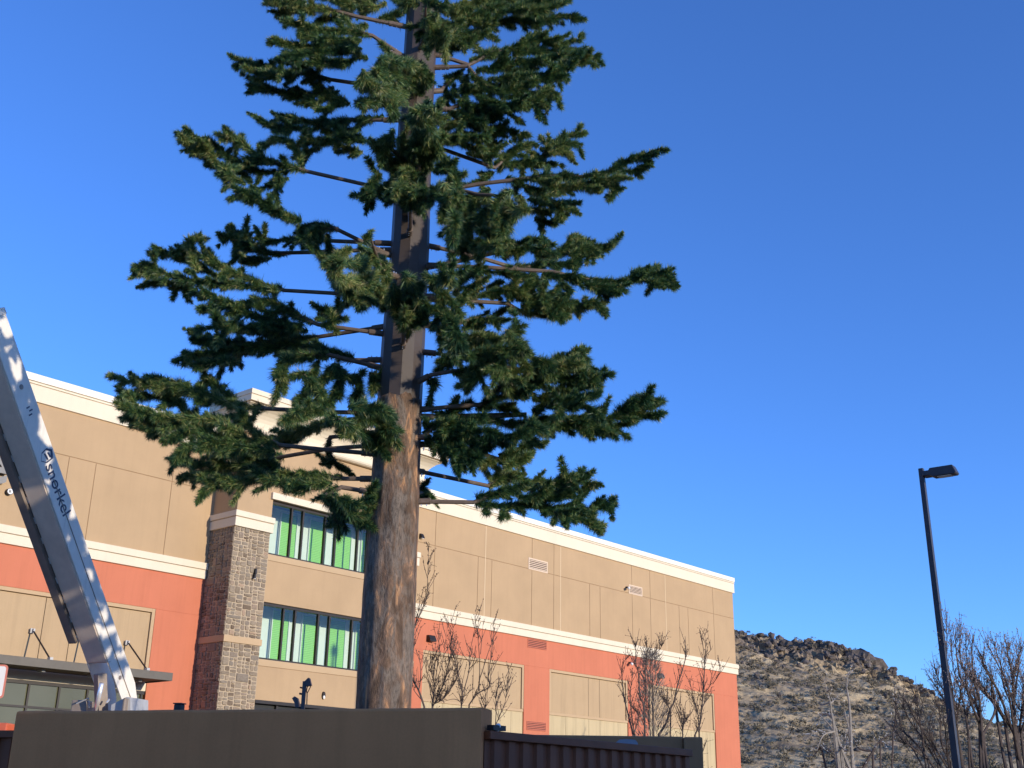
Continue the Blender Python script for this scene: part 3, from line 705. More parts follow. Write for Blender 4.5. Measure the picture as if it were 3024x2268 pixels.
    # lift cylinder (chrome rod) and linkage
    c0, c1 = Vector(at(280, 2110, 16.0 * K)), Vector(at(300, 2018, 15.8 * K))
    put(MB().tube([c0, c1], .032, 14).build('cylinder_rod', 'chrome', None, 0, True))
    c2 = Vector(at(262, 2180, 16.1 * K)); put(MB().tube([c2, c0], .060, 14).build('cylinder_barrel', 'boom_grey', None, 0, True))
    c3 = Vector(at(316, 2075, 15.9 * K)); put(MB().tube([c3, c3 + Vector((.03, 0, .05))], .014, 8).build('hydraulic_hose', 'chrome', None))
    put(MB().tube([Vector(at(296, 1990, 15.95 * K)), Vector(at(300, 2110, 16.1 * K))], .10, 4).build('linkage_arm', 'boom_grey', None))
    # turntable, hoods, chassis, wheels
    g = [(329, 2081), (374, 2058), (385, 2059), (384, 2150), (322, 2150)]
    P = [Vector(at(x, y, 15.9 * K)) for x, y in g]; q = MB(); n_ = len(P)
    q.add(P + [p + Vector((0.12, .5, 0)) for p in P], [tuple(reversed(range(n_))), tuple(range(n_, 2 * n_))] + [(i, (i + 1) % n_, n_ + (i + 1) % n_, n_ + i) for i in range(n_)]); put(q.build('turret_bracket', 'steel', None))
    g = [(394, 2076), (397, 2068), (396, 2150), (384, 2150), (384, 2082)]
    zt_ = at(300, 2087, 16.0 * K)[2]
    q = MB(); bx = at(180, 2100, 16.3 * K)
    q.box(bx[0] - .12, bx[0] + .16, 15.9 * K, 17.1 * K, 1.1, zt_ - .16); q.box(at(310, 2090, 16.2 * K)[0], at(372, 2090, 16.2 * K)[0], 15.75 * K, 15.88 * K, 1.1, zt_ - .12); q.box(at(392, 2090, 16.2 * K)[0], at(412, 2090, 16.2 * K)[0], 15.7 * K, 16.9 * K, 1.1, zt_ - .13); q.box(at(20, 2100, 16.3 * K)[0], at(64, 2100, 16.3 * K)[0], 15.9 * K, 17.1 * K, 1.1, at(50, 2140, 16.3 * K)[2])
    q.build_each('hood', 'orange', None, 0.02, fix=put)
    q = MB(); q.box(at(215, 2100, 16.2 * K)[0], at(262, 2100, 16.2 * K)[0], 16.1 * K, 16.9 * K, 1.1, zt_ + .10); q.box(at(386, 2100, 16.2 * K)[0], at(396, 2100, 16.2 * K)[0], 15.8 * K, 16.0 * K, 1.1, zt_ + .12); q.build_each('turret', 'boom_grey', None, 0.02, fix=put)
    q = MB().tube([Vector(at(226, 2078, 16.0 * K)), Vector(at(262, 2062, 16.0 * K)), Vector(at(264, 2090, 16.0 * K))], .012, 6); put(q.build('guard_rail', 'steel', None))
    put(MB().box(-7.6 * K, -4.8 * K, 15.7 * K, 17.2 * K, .55, 1.09).build('chassis', 'orange', None, 0.03))
    for x in (-7.3 * K, -5.1 * K):
        for y in (15.45 * K, 17.3 * K):
            w = MB().tube([(x, y - .16, .5), (x, y + .16, .5)], .5, 20); w2 = put(w.build('wheel', 'rubber', None, 0.03))
boomlift()

# ------------------------------------------------------------------ monopole tree
TX, TY = -1.285, 12.5
def trunk():
    t = thing('monopole_tree', 'tall artificial pine tower with painted bark trunk and green needle branches', 'artificial tree', (TX, TY, 0))
    b = MB(); zs = [0, 2.5, 3.7, 4.6, 5.36, 5.93]; rs = [.296, .291, .289, .276, .265, .260]
    K = 120; vs = []
    ZN = 150
    for i in range(ZN + 1):
        z = 5.93 * i / ZN; r = float(np.interp(z, zs, rs))
        for k in range(K):
            a = 2 * math.pi * k / K + rad(5.9); ph = ((math.degrees(a) - 5.9) % 30) - 15
            rr = r * min(math.cos(rad(15)) / math.cos(rad(ph)), .992) * 1.006 + .005 * mnoise.noise(Vector((math.cos(a) * 6, math.sin(a) * 6, z * 2.2))) + .003 * mnoise.noise(Vector((math.cos(a) * 11, math.sin(a) * 11, z * 5)))
            vs.append((rr * math.cos(a), rr * math.sin(a), z + (.07 * mnoise.noise(Vector((math.cos(a) * 9, math.sin(a) * 9, 4))) if i == ZN else 0)))
    fs = [(i * K + k, i * K + (k + 1) % K, (i + 1) * K + (k + 1) % K, (i + 1) * K + k) for i in range(ZN) for k in range(K)] + [tuple(range(ZN * K, ZN * K + K))]
    b.add(vs, fs); b.build('trunk', 'bark', t, 0, True)
    b = MB(); b.tube([(0, 0, 5.8), (.005, 0, 6.7), (.025, 0, 7.9), (.01, 0, 9.6), (.02, 0, 10.7), (.02, 0, 12.6)], [.257, .252, .232, .212, .208, .190], 12, True, .197); b.build('pole', 'pole', t)
    for z0, z1, r in ((10.0, 10.55, .222),): b = MB().tube([(-.01, 0, z0), (-.01, 0, z1)], r, 12, True, .197); b.build('pole_sleeve', 'pole', t)
    return t
tree = trunk()

ZO = {'1': (350, 1000, .42194), '2': (350, 550, .36166), '3': (1150, 550, .40687), '4': (1150, 1000, .42194), '5': (600, 0, .36157), '6': (1150, 0, .36166)}
def zp(z, p): o = ZO[z]; return (o[0] + p[0] * o[2], o[1] + p[1] * o[2])
# every branch: zoom tag, pipe (root first) and needle garlands, traced where the photograph shows them
BR = [
('1', [(1700, 515), (1510, 515), (1040, 490)], [[(1040, 480), (850, 470), (620, 400), (300, 340), (90, 290), (20, 275)], [(640, 470), (500, 350), (330, 290), (250, 295)], [(820, 430), (720, 360), (650, 290), (595, 320)], [(850, 540), (520, 560), (400, 420), (150, 400), (50, 385)], [(560, 580), (300, 590), (150, 540), (80, 490)], [(900, 500), (860, 560), (840, 640)], [(520, 560), (250, 620), (110, 590)]]),
('1', [(1770, 815), (1420, 775), (1130, 745)], [[(1130, 760), (950, 650), (880, 560), (860, 510)], [(1000, 720), (700, 680), (480, 650), (330, 720)], [(950, 780), (600, 640), (350, 560), (200, 520), (70, 490)], [(650, 720), (450, 780), (400, 860)], [(1100, 800), (900, 760), (700, 760), (520, 740)], [(900, 700), (760, 600), (600, 560), (480, 560)]]),
('1', [(1700, 730), (1480, 770), (1130, 830)], [[(1130, 850), (900, 880), (650, 880), (430, 860), (390, 840)], [(1100, 900), (850, 970), (640, 1000), (480, 950)], [(760, 920), (560, 950), (470, 960)], [(1150, 830), (1000, 800), (800, 810), (600, 830)], [(1050, 900), (900, 900), (700, 900)]]),
('1', [(1780, 980), (1580, 980)], [[(1580, 970), (1300, 960), (1050, 960), (850, 1010), (640, 1010), (610, 1060)], [(1500, 1010), (1300, 1020), (1000, 980)], [(1180, 960), (1100, 900), (980, 860)]]),
('1', [(1830, 1100), (1560, 1040)], [[(1540, 1030), (1450, 1100), (1520, 1180), (1640, 1250), (1690, 1310)], [(1500, 1080), (1620, 1170), (1740, 1120)], [(1560, 1200), (1530, 1260), (1480, 1265)], [(1600, 1230), (1720, 1240), (1740, 1180)]]),
('1', [(1700, 640), (1480, 690)], [[(1480, 690), (1470, 780), (1530, 880), (1600, 920)], [(1520, 860), (1480, 860), (1440, 850)]], 34),
('1', [(1700, 530), (1560, 570)], [[(1560, 560), (1350, 620), (1200, 670), (1110, 640)], [(1300, 660), (1200, 720), (1140, 700)]], 46),
('1', [(1800, 800), (1700, 640)], [[(1650, 530), (1780, 560), (1870, 650), (1890, 720)], [(1540, 560), (1700, 660), (1850, 740)], [(1440, 500), (1300, 520), (1200, 555)], [(1600, 480), (1750, 480), (1850, 500), (1890, 560)], [(1700, 560), (1620, 620), (1560, 600)], [(1700, 760), (1800, 700), (1880, 620)]], 56, -1.6),
('1', [(1885, 238), (1480, 115)], [[(1480, 110), (1250, 130), (1150, 200), (1110, 260), (1150, 330)], [(1400, 150), (1350, 280), (1300, 400), (1250, 430)], [(1500, 170), (1560, 280), (1500, 400), (1450, 460)], [(1600, 260), (1680, 300), (1690, 420)], [(1750, 240), (1790, 270), (1780, 380)], [(1300, 250), (1400, 380), (1380, 480)], [(1550, 180), (1450, 260), (1380, 330)]], 56),
('1', [(1850, 146), (1650, 150)], [[(1450, 60), (1200, 50), (950, 60), (700, 90), (540, 110), (500, 130)], [(900, 40), (750, 20), (620, 10), (560, 0)], [(800, 130), (650, 170), (530, 180)], [(1650, 150), (1550, 110), (1400, 80)]]),
('2', [(2155, 1225), (1630, 1130)], [[(1600, 1120), (1450, 1050), (1300, 960), (1150, 940), (1050, 970)], [(1500, 1150), (1200, 1080), (950, 1000), (780, 900), (700, 880)], [(1550, 1180), (1200, 1150), (900, 1130), (760, 1020), (700, 1000)], [(1650, 1150), (1750, 1100), (1700, 1000)], [(1300, 1050), (1200, 1020), (1140, 980)], [(1500, 1100), (1450, 1160), (1440, 1180)], [(1000, 1050), (880, 1160), (800, 1120)]], 56),
('2', [(2160, 1118), (1630, 1230)], [[(1630, 1240), (1350, 1250), (1100, 1290), (850, 1280), (720, 1240), (640, 1225)], [(1300, 1330), (1000, 1340), (800, 1380), (650, 1400), (590, 1390)], [(1650, 1300), (1500, 1320), (1400, 1350)], [(1000, 1320), (900, 1430), (850, 1460)], [(1500, 1230), (1250, 1200), (1050, 1180)]]),
('2', [(2120, 900), (1870, 880), (1350, 850)], [[(1350, 840), (1150, 790), (900, 680), (750, 620)], [(1250, 850), (950, 800), (650, 780), (400, 720), (250, 660), (140, 650)], [(900, 780), (650, 650), (450, 560), (270, 540)], [(650, 700), (600, 560), (570, 440), (640, 430)], [(560, 800), (540, 890)], [(700, 760), (500, 800), (400, 780), (250, 780)], [(300, 680), (220, 700), (170, 720)], [(800, 640), (650, 560), (500, 520)]]),
('2', [(2150, 515), (1900, 525), (1550, 540), (1330, 545)], [[(1330, 560), (1150, 530), (980, 480), (910, 410), (820, 480)], [(1250, 590), (1050, 590), (950, 520), (1040, 400), (940, 370)], [(980, 560), (900, 640), (850, 650)], [(1150, 500), (1050, 440), (980, 420)]], 48),
('2', [(2160, 470), (1600, 440)], [[(1600, 430), (1400, 430), (1250, 450), (1150, 410)]], 42),
('2', [(2300, 590), (2210, 560), (1760, 340)], [[(1760, 330), (1600, 370), (1620, 500), (1700, 640)], [(1800, 350), (1550, 320), (1500, 400)], [(1500, 280), (1350, 250), (1200, 150), (1050, 80), (950, 10)], [(1650, 300), (1560, 420), (1560, 470)], [(1700, 380), (1720, 500), (1740, 560)]], 56),
('2', [(2300, 760), (2150, 700)], [[(2000, 450), (2050, 400)], [(1900, 500), (1750, 620), (1800, 760), (1950, 760), (2150, 700)], [(2100, 560), (2000, 700), (2080, 850), (2180, 960)], [(1750, 660), (1800, 800), (1950, 860)], [(1960, 480), (2060, 560), (2160, 640)], [(1850, 620), (1950, 640), (2100, 760)], [(2160, 600), (2180, 720), (2200, 880)], [(1800, 820), (1900, 880), (2060, 920)]], 56, -1.7),
('2', [(2120, 880), (1980, 920)], [[(1950, 930), (1780, 1000), (1640, 1080)], [(1800, 1000), (1760, 1080), (1720, 1100)]], 44, .8),
('5', [(1700, 1620), (1510, 1550), (850, 1400)], [[(850, 1400), (600, 1330), (450, 1280), (300, 1150), (190, 1080)], [(700, 1400), (450, 1400), (250, 1320), (120, 1200), (-50, 1130), (-200, 1090)], [(400, 1500), (300, 1400), (160, 1380), (0, 1270), (-120, 1200)], [(800, 1350), (740, 1180), (600, 1130), (520, 1170)], [(700, 1450), (500, 1530), (350, 1600), (250, 1520)], [(100, 1280), (-60, 1190), (-180, 1150)], [(600, 1400), (620, 1500), (560, 1600)], [(350, 1500), (220, 1430), (160, 1350)]], 52),
('5', [(1640, 975), (1500, 980)], [[(1480, 950), (1200, 980), (900, 1000), (700, 960), (640, 950)], [(900, 1050), (700, 1040), (550, 1020), (470, 985)], [(1100, 1150), (900, 1150), (850, 1080)], [(1300, 1250), (1150, 1200), (1000, 1060)], [(1250, 1050), (1050, 1100), (900, 1230), (820, 1260)], [(1350, 1150), (1200, 1130), (1050, 1010)]], 52),
('5', [(1680, 720), (1310, 690), (1040, 650)], [[(1040, 660), (850, 600), (650, 590), (450, 560), (330, 500), (265, 530)], [(1000, 750), (800, 780), (600, 740), (450, 680), (330, 600)], [(1100, 820), (1000, 900), (850, 800)], [(1200, 850), (1050, 780), (900, 680)], [(650, 650), (500, 600), (420, 620)], [(1060, 700), (1000, 800), (940, 840)], [(700, 620), (560, 560), (420, 520)]], 52),
('5', [(1700, 490), (1640, 460), (1380, 290)], [[(1380, 300), (1200, 250), (1000, 250), (850, 220), (700, 170)], [(1300, 400), (1000, 420), (750, 450), (620, 470)], [(1200, 350), (900, 380), (700, 360), (570, 345)], [(1150, 480), (1000, 520), (900, 480)], [(1350, 480), (1250, 450)], [(1300, 330), (1150, 330), (950, 310), (800, 290)], [(1000, 470), (850, 520), (700, 510)], [(1250, 470), (1150, 520), (1020, 480)]], 54),
('5', [(1700, 240), (1230, 130), (1110, 95)], [[(1110, 100), (900, 60), (700, 30), (550, 0)], [(1200, 180), (1000, 150), (900, 230), (800, 240)], [(1000, 50), (800, 80), (650, 90)], [(1300, 100), (1280, 30), (1250, -40)], [(1400, 170), (1550, 120), (1650, 60)], [(1250, 60), (1100, 0), (950, -30)], [(1350, 200), (1250, 230), (1180, 180)], [(1500, 20), (1400, 60), (1320, 20)], [(850, 20), (700, -20), (560, -60)]], 54),
('5', [(1780, 760), (1700, 640)], [[(1450, 480), (1600, 500), (1750, 560), (1800, 700)], [(1400, 600), (1550, 620), (1700, 700), (1750, 780)], [(1300, 560), (1350, 700), (1500, 760), (1650, 840)], [(1250, 840), (1450, 820), (1550, 880)], [(1500, 520), (1420, 560), (1380, 640)], [(1620, 560), (1640, 660), (1780, 760)], [(1480, 660), (1560, 720), (1640, 780)], [(1680, 480), (1720, 560), (1820, 640)]], 56, -1.7),
('5', [(1680, 1500), (1640, 1300)], [[(1550, 1050), (1500, 1200), (1550, 1350), (1580, 1450)], [(1350, 1130), (1450, 1250), (1560, 1400)], [(1900, 880), (1760, 920), (1850, 1050), (1780, 1200), (1850, 1350)], [(1600, 1500), (1400, 1550), (1300, 1620)], [(1720, 1000), (1740, 1150), (1700, 1300), (1720, 1420)], [(1600, 1120), (1620, 1250), (1600, 1400)], [(1680, 1380), (1640, 1500), (1560, 1560)], [(1840, 1020), (1900, 1140), (1880, 1280)], [(1750, 1440), (1780, 1560), (1720, 1640)], [(1450, 1420), (1380, 1500), (1350, 1580)]], 56, -1.8),
('6', [(300, 60), (400, 60)], [[(400, 60), (700, 120), (800, 60), (1000, 60), (1200, 20), (1450, 0)], [(850, 200), (1050, 150), (1200, 180), (1400, 130), (1500, 150)], [(300, 250), (500, 250), (700, 280), (850, 200)], [(320, 380), (500, 350), (650, 330), (800, 260)], [(500, 150), (650, 50), (750, -20)], [(420, 30), (560, 100), (700, 180), (850, 150)], [(350, 180), (450, 200), (600, 210)], [(300, 310), (420, 330), (560, 300)], [(900, 110), (1050, 70), (1200, 90), (1330, 60)], [(380, 120), (420, 240), (400, 330)], [(700, 0), (900, 0), (1100, -20)], [(450, 0), (520, 80), (640, 130)], [(250, 20), (160, 20), (60, -10)], [(270, 130), (330, 200), (380, 300)], [(265, 200), (300, 290), (340, 390)], [(280, 60), (330, 130), (400, 160)], [(330, 330), (380, 390), (460, 380)], [(1100, 130), (1250, 150), (1400, 180)]], 56),
('6', [(300, 450), (400, 450), (650, 530)], [[(650, 500), (850, 430), (1050, 380), (1200, 310), (1400, 360), (1560, 290)], [(700, 580), (1000, 520), (1300, 480), (1500, 450), (1700, 450)], [(800, 650), (1100, 620), (1350, 600), (1500, 520)], [(720, 480), (820, 430), (900, 440)], [(1000, 450), (1150, 420), (1350, 420), (1480, 400)], [(1300, 540), (1450, 520), (1600, 490)], [(900, 560), (1050, 580), (1200, 560)], [(1050, 400), (1150, 330), (1250, 310)]], 54),
('6', [(290, 555), (390, 550), (640, 540)], [[(640, 560), (760, 680), (900, 750), (1100, 700), (1250, 640), (1400, 620)], [(650, 600), (600, 700), (620, 780)], [(700, 640), (850, 700), (1000, 680), (1150, 650)], [(600, 640), (700, 760), (800, 800)]], 52),
('6', [(300, 900), (490, 890), (580, 850)], [[(550, 850), (750, 880), (950, 900), (1150, 840), (1230, 870)], [(900, 800), (1100, 780), (1250, 760), (1380, 800)], [(600, 800), (700, 900), (900, 930)], [(700, 780), (900, 850), (1080, 830)], [(1100, 820), (1200, 800), (1300, 740), (1370, 770)], [(560, 900), (640, 960), (760, 1000)]], 52),
('6', [(330, 760), (420, 740)], [[(450, 640), (530, 620), (460, 700), (470, 780)], [(400, 830), (500, 780), (530, 700)], [(440, 800), (480, 900), (560, 920)]], 40),
('6', [(280, 1010), (420, 1000)], [[(420, 1050), (600, 1000), (800, 1050), (950, 1060), (1100, 1090)], [(400, 1160), (600, 1130), (800, 1140)], [(620, 1250), (800, 1270), (850, 1200)], [(450, 950), (600, 930), (750, 960), (900, 970)], [(560, 1060), (700, 1120), (840, 1110)], [(600, 1180), (740, 1220), (860, 1240)], [(420, 1090), (520, 1120), (640, 1190)], [(380, 960), (440, 1040), (460, 1120)]], 54),
('6', [(260, 1150), (470, 1230), (860, 1370)], [[(850, 1340), (1000, 1250), (1150, 1170), (1240, 1210)], [(1000, 1350), (1250, 1280), (1350, 1180), (1450, 1110), (1590, 1080)], [(1350, 1200), (1450, 1170), (1560, 1180)], [(1300, 1250), (1420, 1230), (1480, 1270)], [(850, 1400), (780, 1450), (740, 1500)], [(900, 1320), (1050, 1330), (1200, 1330), (1400, 1350)]], 50),
('6', [(250, 1560), (580, 1530), (750, 1500), (1100, 1460)], [[(1000, 1480), (1300, 1440), (1600, 1440), (1800, 1400), (1950, 1310), (2060, 1280), (2160, 1240)], [(1500, 1500), (1700, 1510), (1850, 1520), (1820, 1590)], [(1900, 1400), (2000, 1390), (2080, 1370)], [(950, 1450), (1100, 1520), (1250, 1560)], [(1200, 1470), (1400, 1510), (1600, 1530), (1700, 1560)], [(1650, 1460), (1780, 1470), (1900, 1440)], [(820, 1530), (740, 1600), (640, 1640)]], 50),
('6', [(200, 1250), (240, 1130)], [[(250, 900), (300, 1000), (250, 1200), (330, 1300)], [(430, 1330), (520, 1400), (550, 1560), (500, 1650)], [(380, 1400), (520, 1330)], [(200, 900), (260, 960), (360, 960)], [(240, 1060), (320, 1120), (300, 1240)], [(220, 1180), (300, 1280), (290, 1400)], [(330, 820), (300, 900), (340, 980)], [(100, 1300), (120, 1450), (60, 1560)], [(200, 1380), (240, 1500), (200, 1600)]], 54, -1.8),
('3', [(120, 150), (330, 60)], [[(400, -30), (400, 120), (410, 240)], [(470, 20), (430, 120), (440, 200)], [(300, 0), (360, 60), (420, 80)], [(200, -20), (230, 60), (220, 140)], [(40, -20), (80, 30), (60, 80)], [(60, 60), (160, 80), (260, 100)], [(460, 180), (480, 260), (460, 300)]], 54, -1.7),
('3', [(100, 120), (520, 30), (640, 60)], [[(900, 30), (800, 80), (770, 200), (780, 290)], [(1000, 130), (900, 230), (850, 330)], [(650, 50), (600, 150), (500, 250), (380, 340)], [(700, 150), (650, 300), (770, 370), (690, 430)], [(950, 60), (960, 160), (900, 180)], [(560, 60), (540, 160), (560, 260), (480, 330)], [(620, 240), (560, 330), (500, 400), (440, 440)], [(700, 60), (720, 180), (700, 280)], [(860, 120), (820, 240), (820, 360)], [(640, 380), (720, 430), (790, 420)], [(420, 360), (480, 420), (560, 440)], [(550, 380), (620, 430), (640, 480)]], 56, -.9),
('3', [(200, 60), (900, 150)], [[(1000, 170), (1150, 180), (1250, 120), (1330, 110)], [(1050, 230), (1180, 260), (1290, 200)], [(1080, 140), (1180, 120), (1290, 160)], [(1180, 230), (1200, 270)], [(980, 20), (1100, 60), (1200, 50), (1280, 20)], [(1000, 90), (1080, 110)]], 46),
('3', [(290, 405), (560, 490), (900, 590)], [[(900, 580), (1100, 570), (1250, 470), (1400, 430), (1520, 460), (1610, 430)], [(1300, 500), (1450, 440), (1480, 540)], [(1100, 560), (1200, 500), (1330, 430), (1380, 390)], [(560, 480), (520, 450), (450, 500)], [(1200, 600), (1250, 700), (1150, 800)], [(1150, 560), (1300, 560), (1400, 500)]], 50),
('3', [(280, 570), (720, 590), (1180, 620)], [[(1100, 640), (1400, 670), (1650, 710), (1800, 660), (1950, 640), (2040, 670)], [(1400, 710), (1600, 750), (1700, 760)], [(1750, 640), (1870, 600), (1960, 630)], [(750, 620), (1000, 650), (1060, 700)], [(1250, 690), (1300, 770), (1240, 800)], [(1150, 680), (1100, 760), (1160, 830)], [(1000, 640), (900, 700), (860, 760)], [(1480, 690), (1560, 760), (1640, 780)], [(1000, 680), (1040, 740), (980, 780)], [(1850, 680), (1930, 700), (2000, 690)]], 48),
('3', [(250, 790), (590, 835), (850, 850)], [[(850, 890), (1000, 920), (1200, 910), (1400, 880), (1540, 850)], [(860, 780), (1050, 830), (1200, 860), (1350, 840)], [(950, 860), (1100, 870), (1280, 860)], [(1150, 920), (1200, 950)], [(1400, 850), (1480, 840), (1530, 880)], [(820, 740), (920, 760), (1020, 720)]], 46),
('3', [(220, 810), (500, 830)], [[(500, 830), (700, 780), (840, 745)], [(700, 750), (790, 690)], [(560, 830), (600, 860)]], 38),
('3', [(300, 620), (520, 540), (820, 470)], [[(820, 460), (900, 430), (1000, 400), (1100, 390), (1140, 450)], [(820, 530), (900, 460), (960, 480)], [(980, 420), (1080, 460), (1130, 430)], [(940, 480), (920, 520)]], 46),
('3', [(180, 800), (380, 800)], [[(480, 780), (520, 680), (650, 600)], [(500, 880), (560, 760), (600, 720)], [(560, 640), (640, 600), (690, 590)], [(540, 780), (600, 770)]], 44, -.6),
('3', [(200, 1000), (430, 1020)], [[(530, 1050), (620, 960), (720, 970), (800, 910)], [(700, 950), (810, 980)], [(560, 1000), (640, 1020), (680, 1010)]], 42, .6),
('3', [(100, 1190), (150, 1000)], [[(100, 620), (150, 720), (170, 850)], [(300, 720), (400, 780), (460, 860)], [(50, 850), (150, 930), (200, 1000)], [(250, 850), (400, 950), (490, 1050), (480, 1200)], [(430, 650), (350, 680), (310, 740)], [(20, 700), (60, 800), (40, 920)], [(180, 800), (240, 900), (260, 980)], [(340, 840), (420, 920), (440, 1030)], [(400, 980), (440, 1080), (440, 1180)], [(60, 960), (120, 990), (230, 960)], [(380, 700), (420, 640), (440, 700)], [(300, 980), (380, 1060), (420, 1150)], [(150, 650), (190, 760), (230, 860)]], 54, -1.8),
('3', [(90, 1490), (300, 1370), (470, 1340)], [[(450, 1350), (600, 1350), (750, 1280), (900, 1200)], [(550, 1180), (750, 1130), (850, 1100), (930, 1020), (970, 1010)], [(550, 1250), (700, 1200), (850, 1180), (1000, 1200)], [(850, 1100), (950, 1150), (1050, 1250), (1150, 1280)], [(500, 1150), (450, 1250), (350, 1330)], [(700, 1300), (800, 1380), (900, 1380)], [(560, 1120), (620, 1090), (760, 1100)], [(800, 1200), (820, 1290), (780, 1360)], [(900, 1160), (960, 1260), (1000, 1330)], [(600, 1280), (640, 1390), (560, 1400)], [(860, 1040), (880, 1120), (940, 1160)], [(280, 1440), (300, 1400), (330, 1430)], [(520, 1060), (560, 1120), (540, 1200)]], 56),
('3', [(220, 1190), (350, 1215)], [[(900, 1420), (1100, 1350), (1250, 1260), (1370, 1200), (1430, 1250)], [(1150, 1390), (1300, 1340), (1400, 1330)], [(1000, 1360), (1150, 1300), (1250, 1220)], [(1200, 1330), (1300, 1290), (1380, 1290)], [(420, 1230), (520, 1210), (700, 1260), (880, 1330)]], 48, -.3),
('4', [(100, 510), (400, 480), (650, 460)], [[(650, 460), (800, 330), (1000, 300), (1200, 280), (1370, 270), (1540, 250)], [(1000, 430), (1150, 400), (1300, 340), (1470, 330)], [(1100, 480), (1300, 420), (1450, 390)], [(1000, 530), (1150, 400), (1220, 360)], [(1150, 460), (1200, 500), (1160, 560)], [(1250, 330), (1400, 300), (1500, 220)], [(700, 440), (800, 400), (950, 360)], [(1240, 490), (1330, 465), (1420, 490)]], 48),
('4', [(90, 540), (230, 545), (960, 530)], [[(380, 540), (600, 560), (900, 590), (1150, 580), (1350, 570), (1550, 560), (1650, 480), (1750, 430), (1880, 430)], [(1450, 600), (1580, 610), (1720, 550), (1820, 530)], [(1700, 500), (1800, 410)], [(600, 500), (700, 470), (820, 480)], [(450, 520), (560, 450)], [(430, 520), (450, 450)], [(1250, 600), (1400, 620), (1520, 650)], [(900, 600), (1050, 620), (1200, 620)], [(1600, 560), (1700, 510), (1800, 480), (1850, 470)]], 50),
('4', [(80, 690), (230, 690)], [[(230, 650), (350, 600), (500, 600), (650, 540)], [(240, 720), (350, 700), (480, 760), (600, 840), (650, 780)], [(480, 690), (650, 640), (850, 690), (1000, 600)], [(300, 660), (420, 660), (560, 640)], [(400, 720), (520, 700), (640, 700), (760, 690)], [(280, 760), (400, 780), (520, 830)], [(560, 760), (640, 720), (720, 720)]], 50, -.5),
('4', [(90, 740), (480, 740)], [[(680, 840), (800, 850), (900, 780), (980, 700), (1040, 740)], [(800, 880), (900, 860), (960, 820)], [(520, 800), (620, 850), (720, 860)], [(760, 810), (880, 830), (940, 770)]], 46),
('4', [(60, 910), (215, 930), (690, 1030)], [[(690, 1040), (780, 970), (850, 930)], [(720, 1010), (750, 950)], [(760, 1020), (850, 980), (960, 990)], [(780, 1050), (900, 1060), (1010, 1000), (1060, 990)]], 44),
('4', [(60, 1145), (215, 1140), (590, 1145)], [[(600, 1110), (800, 1070), (950, 1010)], [(600, 1150), (800, 1170), (1000, 1150), (1200, 1050), (1350, 970)], [(1050, 1010), (1000, 1060)], [(1000, 1170), (1250, 1180), (1350, 1090), (1370, 990)], [(1050, 1180), (1200, 1230), (1350, 1230), (1450, 1170), (1540, 1180), (1560, 1250)], [(1300, 1250), (1400, 1280), (1430, 1200)], [(900, 1120), (1050, 1090), (1180, 1000), (1300, 960)], [(660, 1180), (680, 1220)], [(780, 1190), (830, 1240)], [(1100, 1130), (1200, 1090), (1300, 1060)], [(1150, 1210), (1250, 1230), (1300, 1280)]], 46),
('4', [(100, 1110), (205, 1080)], [[(205, 1060), (265, 1070), (250, 1110)]], 36, 1.2),
('6', [(150, 430), (280, 300)], [[(200, -40), (300, 0), (390, 40)], [(280, 140), (340, 220), (380, 320)], [(300, 260), (350, 340), (330, 400)], [(400, 100), (350, 180), (420, 280)], [(250, 40), (180, 20), (100, 50)], [(430, 200), (480, 280), (420, 360)], [(290, -60), (340, -10), (300, 50)], [(330, 100), (290, 200), (310, 320)]], 52, -1.5),
('3', [(145, 405), (152, 280), (150, 150)], [[(150, 160), (130, 100), (170, 60)], [(150, 140), (190, 90), (230, 70)]], 46, -1.3),
('3', [(95, 1210), (100, 1120), (100, 1030)], [[(100, 1040), (90, 990), (130, 950)], [(110, 1020), (150, 970), (200, 960)]], 46, -1.3),
]

def smooth_path(P, n=None):
    P = [np.asarray(p, float) for p in P]
    if len(P) == 2: P = [P[0], (P[0] + P[1]) / 2, P[1]]
    Q = [2 * P[0] - P[1]] + P + [2 * P[-1] - P[-2]]; out = []
    for i in range(1, len(Q) - 2):
        a, b_, c, d = Q[i - 1], Q[i], Q[i + 1], Q[i + 2]
        for t in np.linspace(0, 1, 9)[:-1]:
            out.append(.5 * ((2 * b_) + (-a + c) * t + (2 * a - 5 * b_ + 4 * c - d) * t * t + (-a + 3 * b_ - 3 * c + d) * t ** 3))
    out.append(Q[-2]); return np.array(out)

def nrm(v): return v / (np.linalg.norm(v, axis=-1, keepdims=True) + 1e-9)

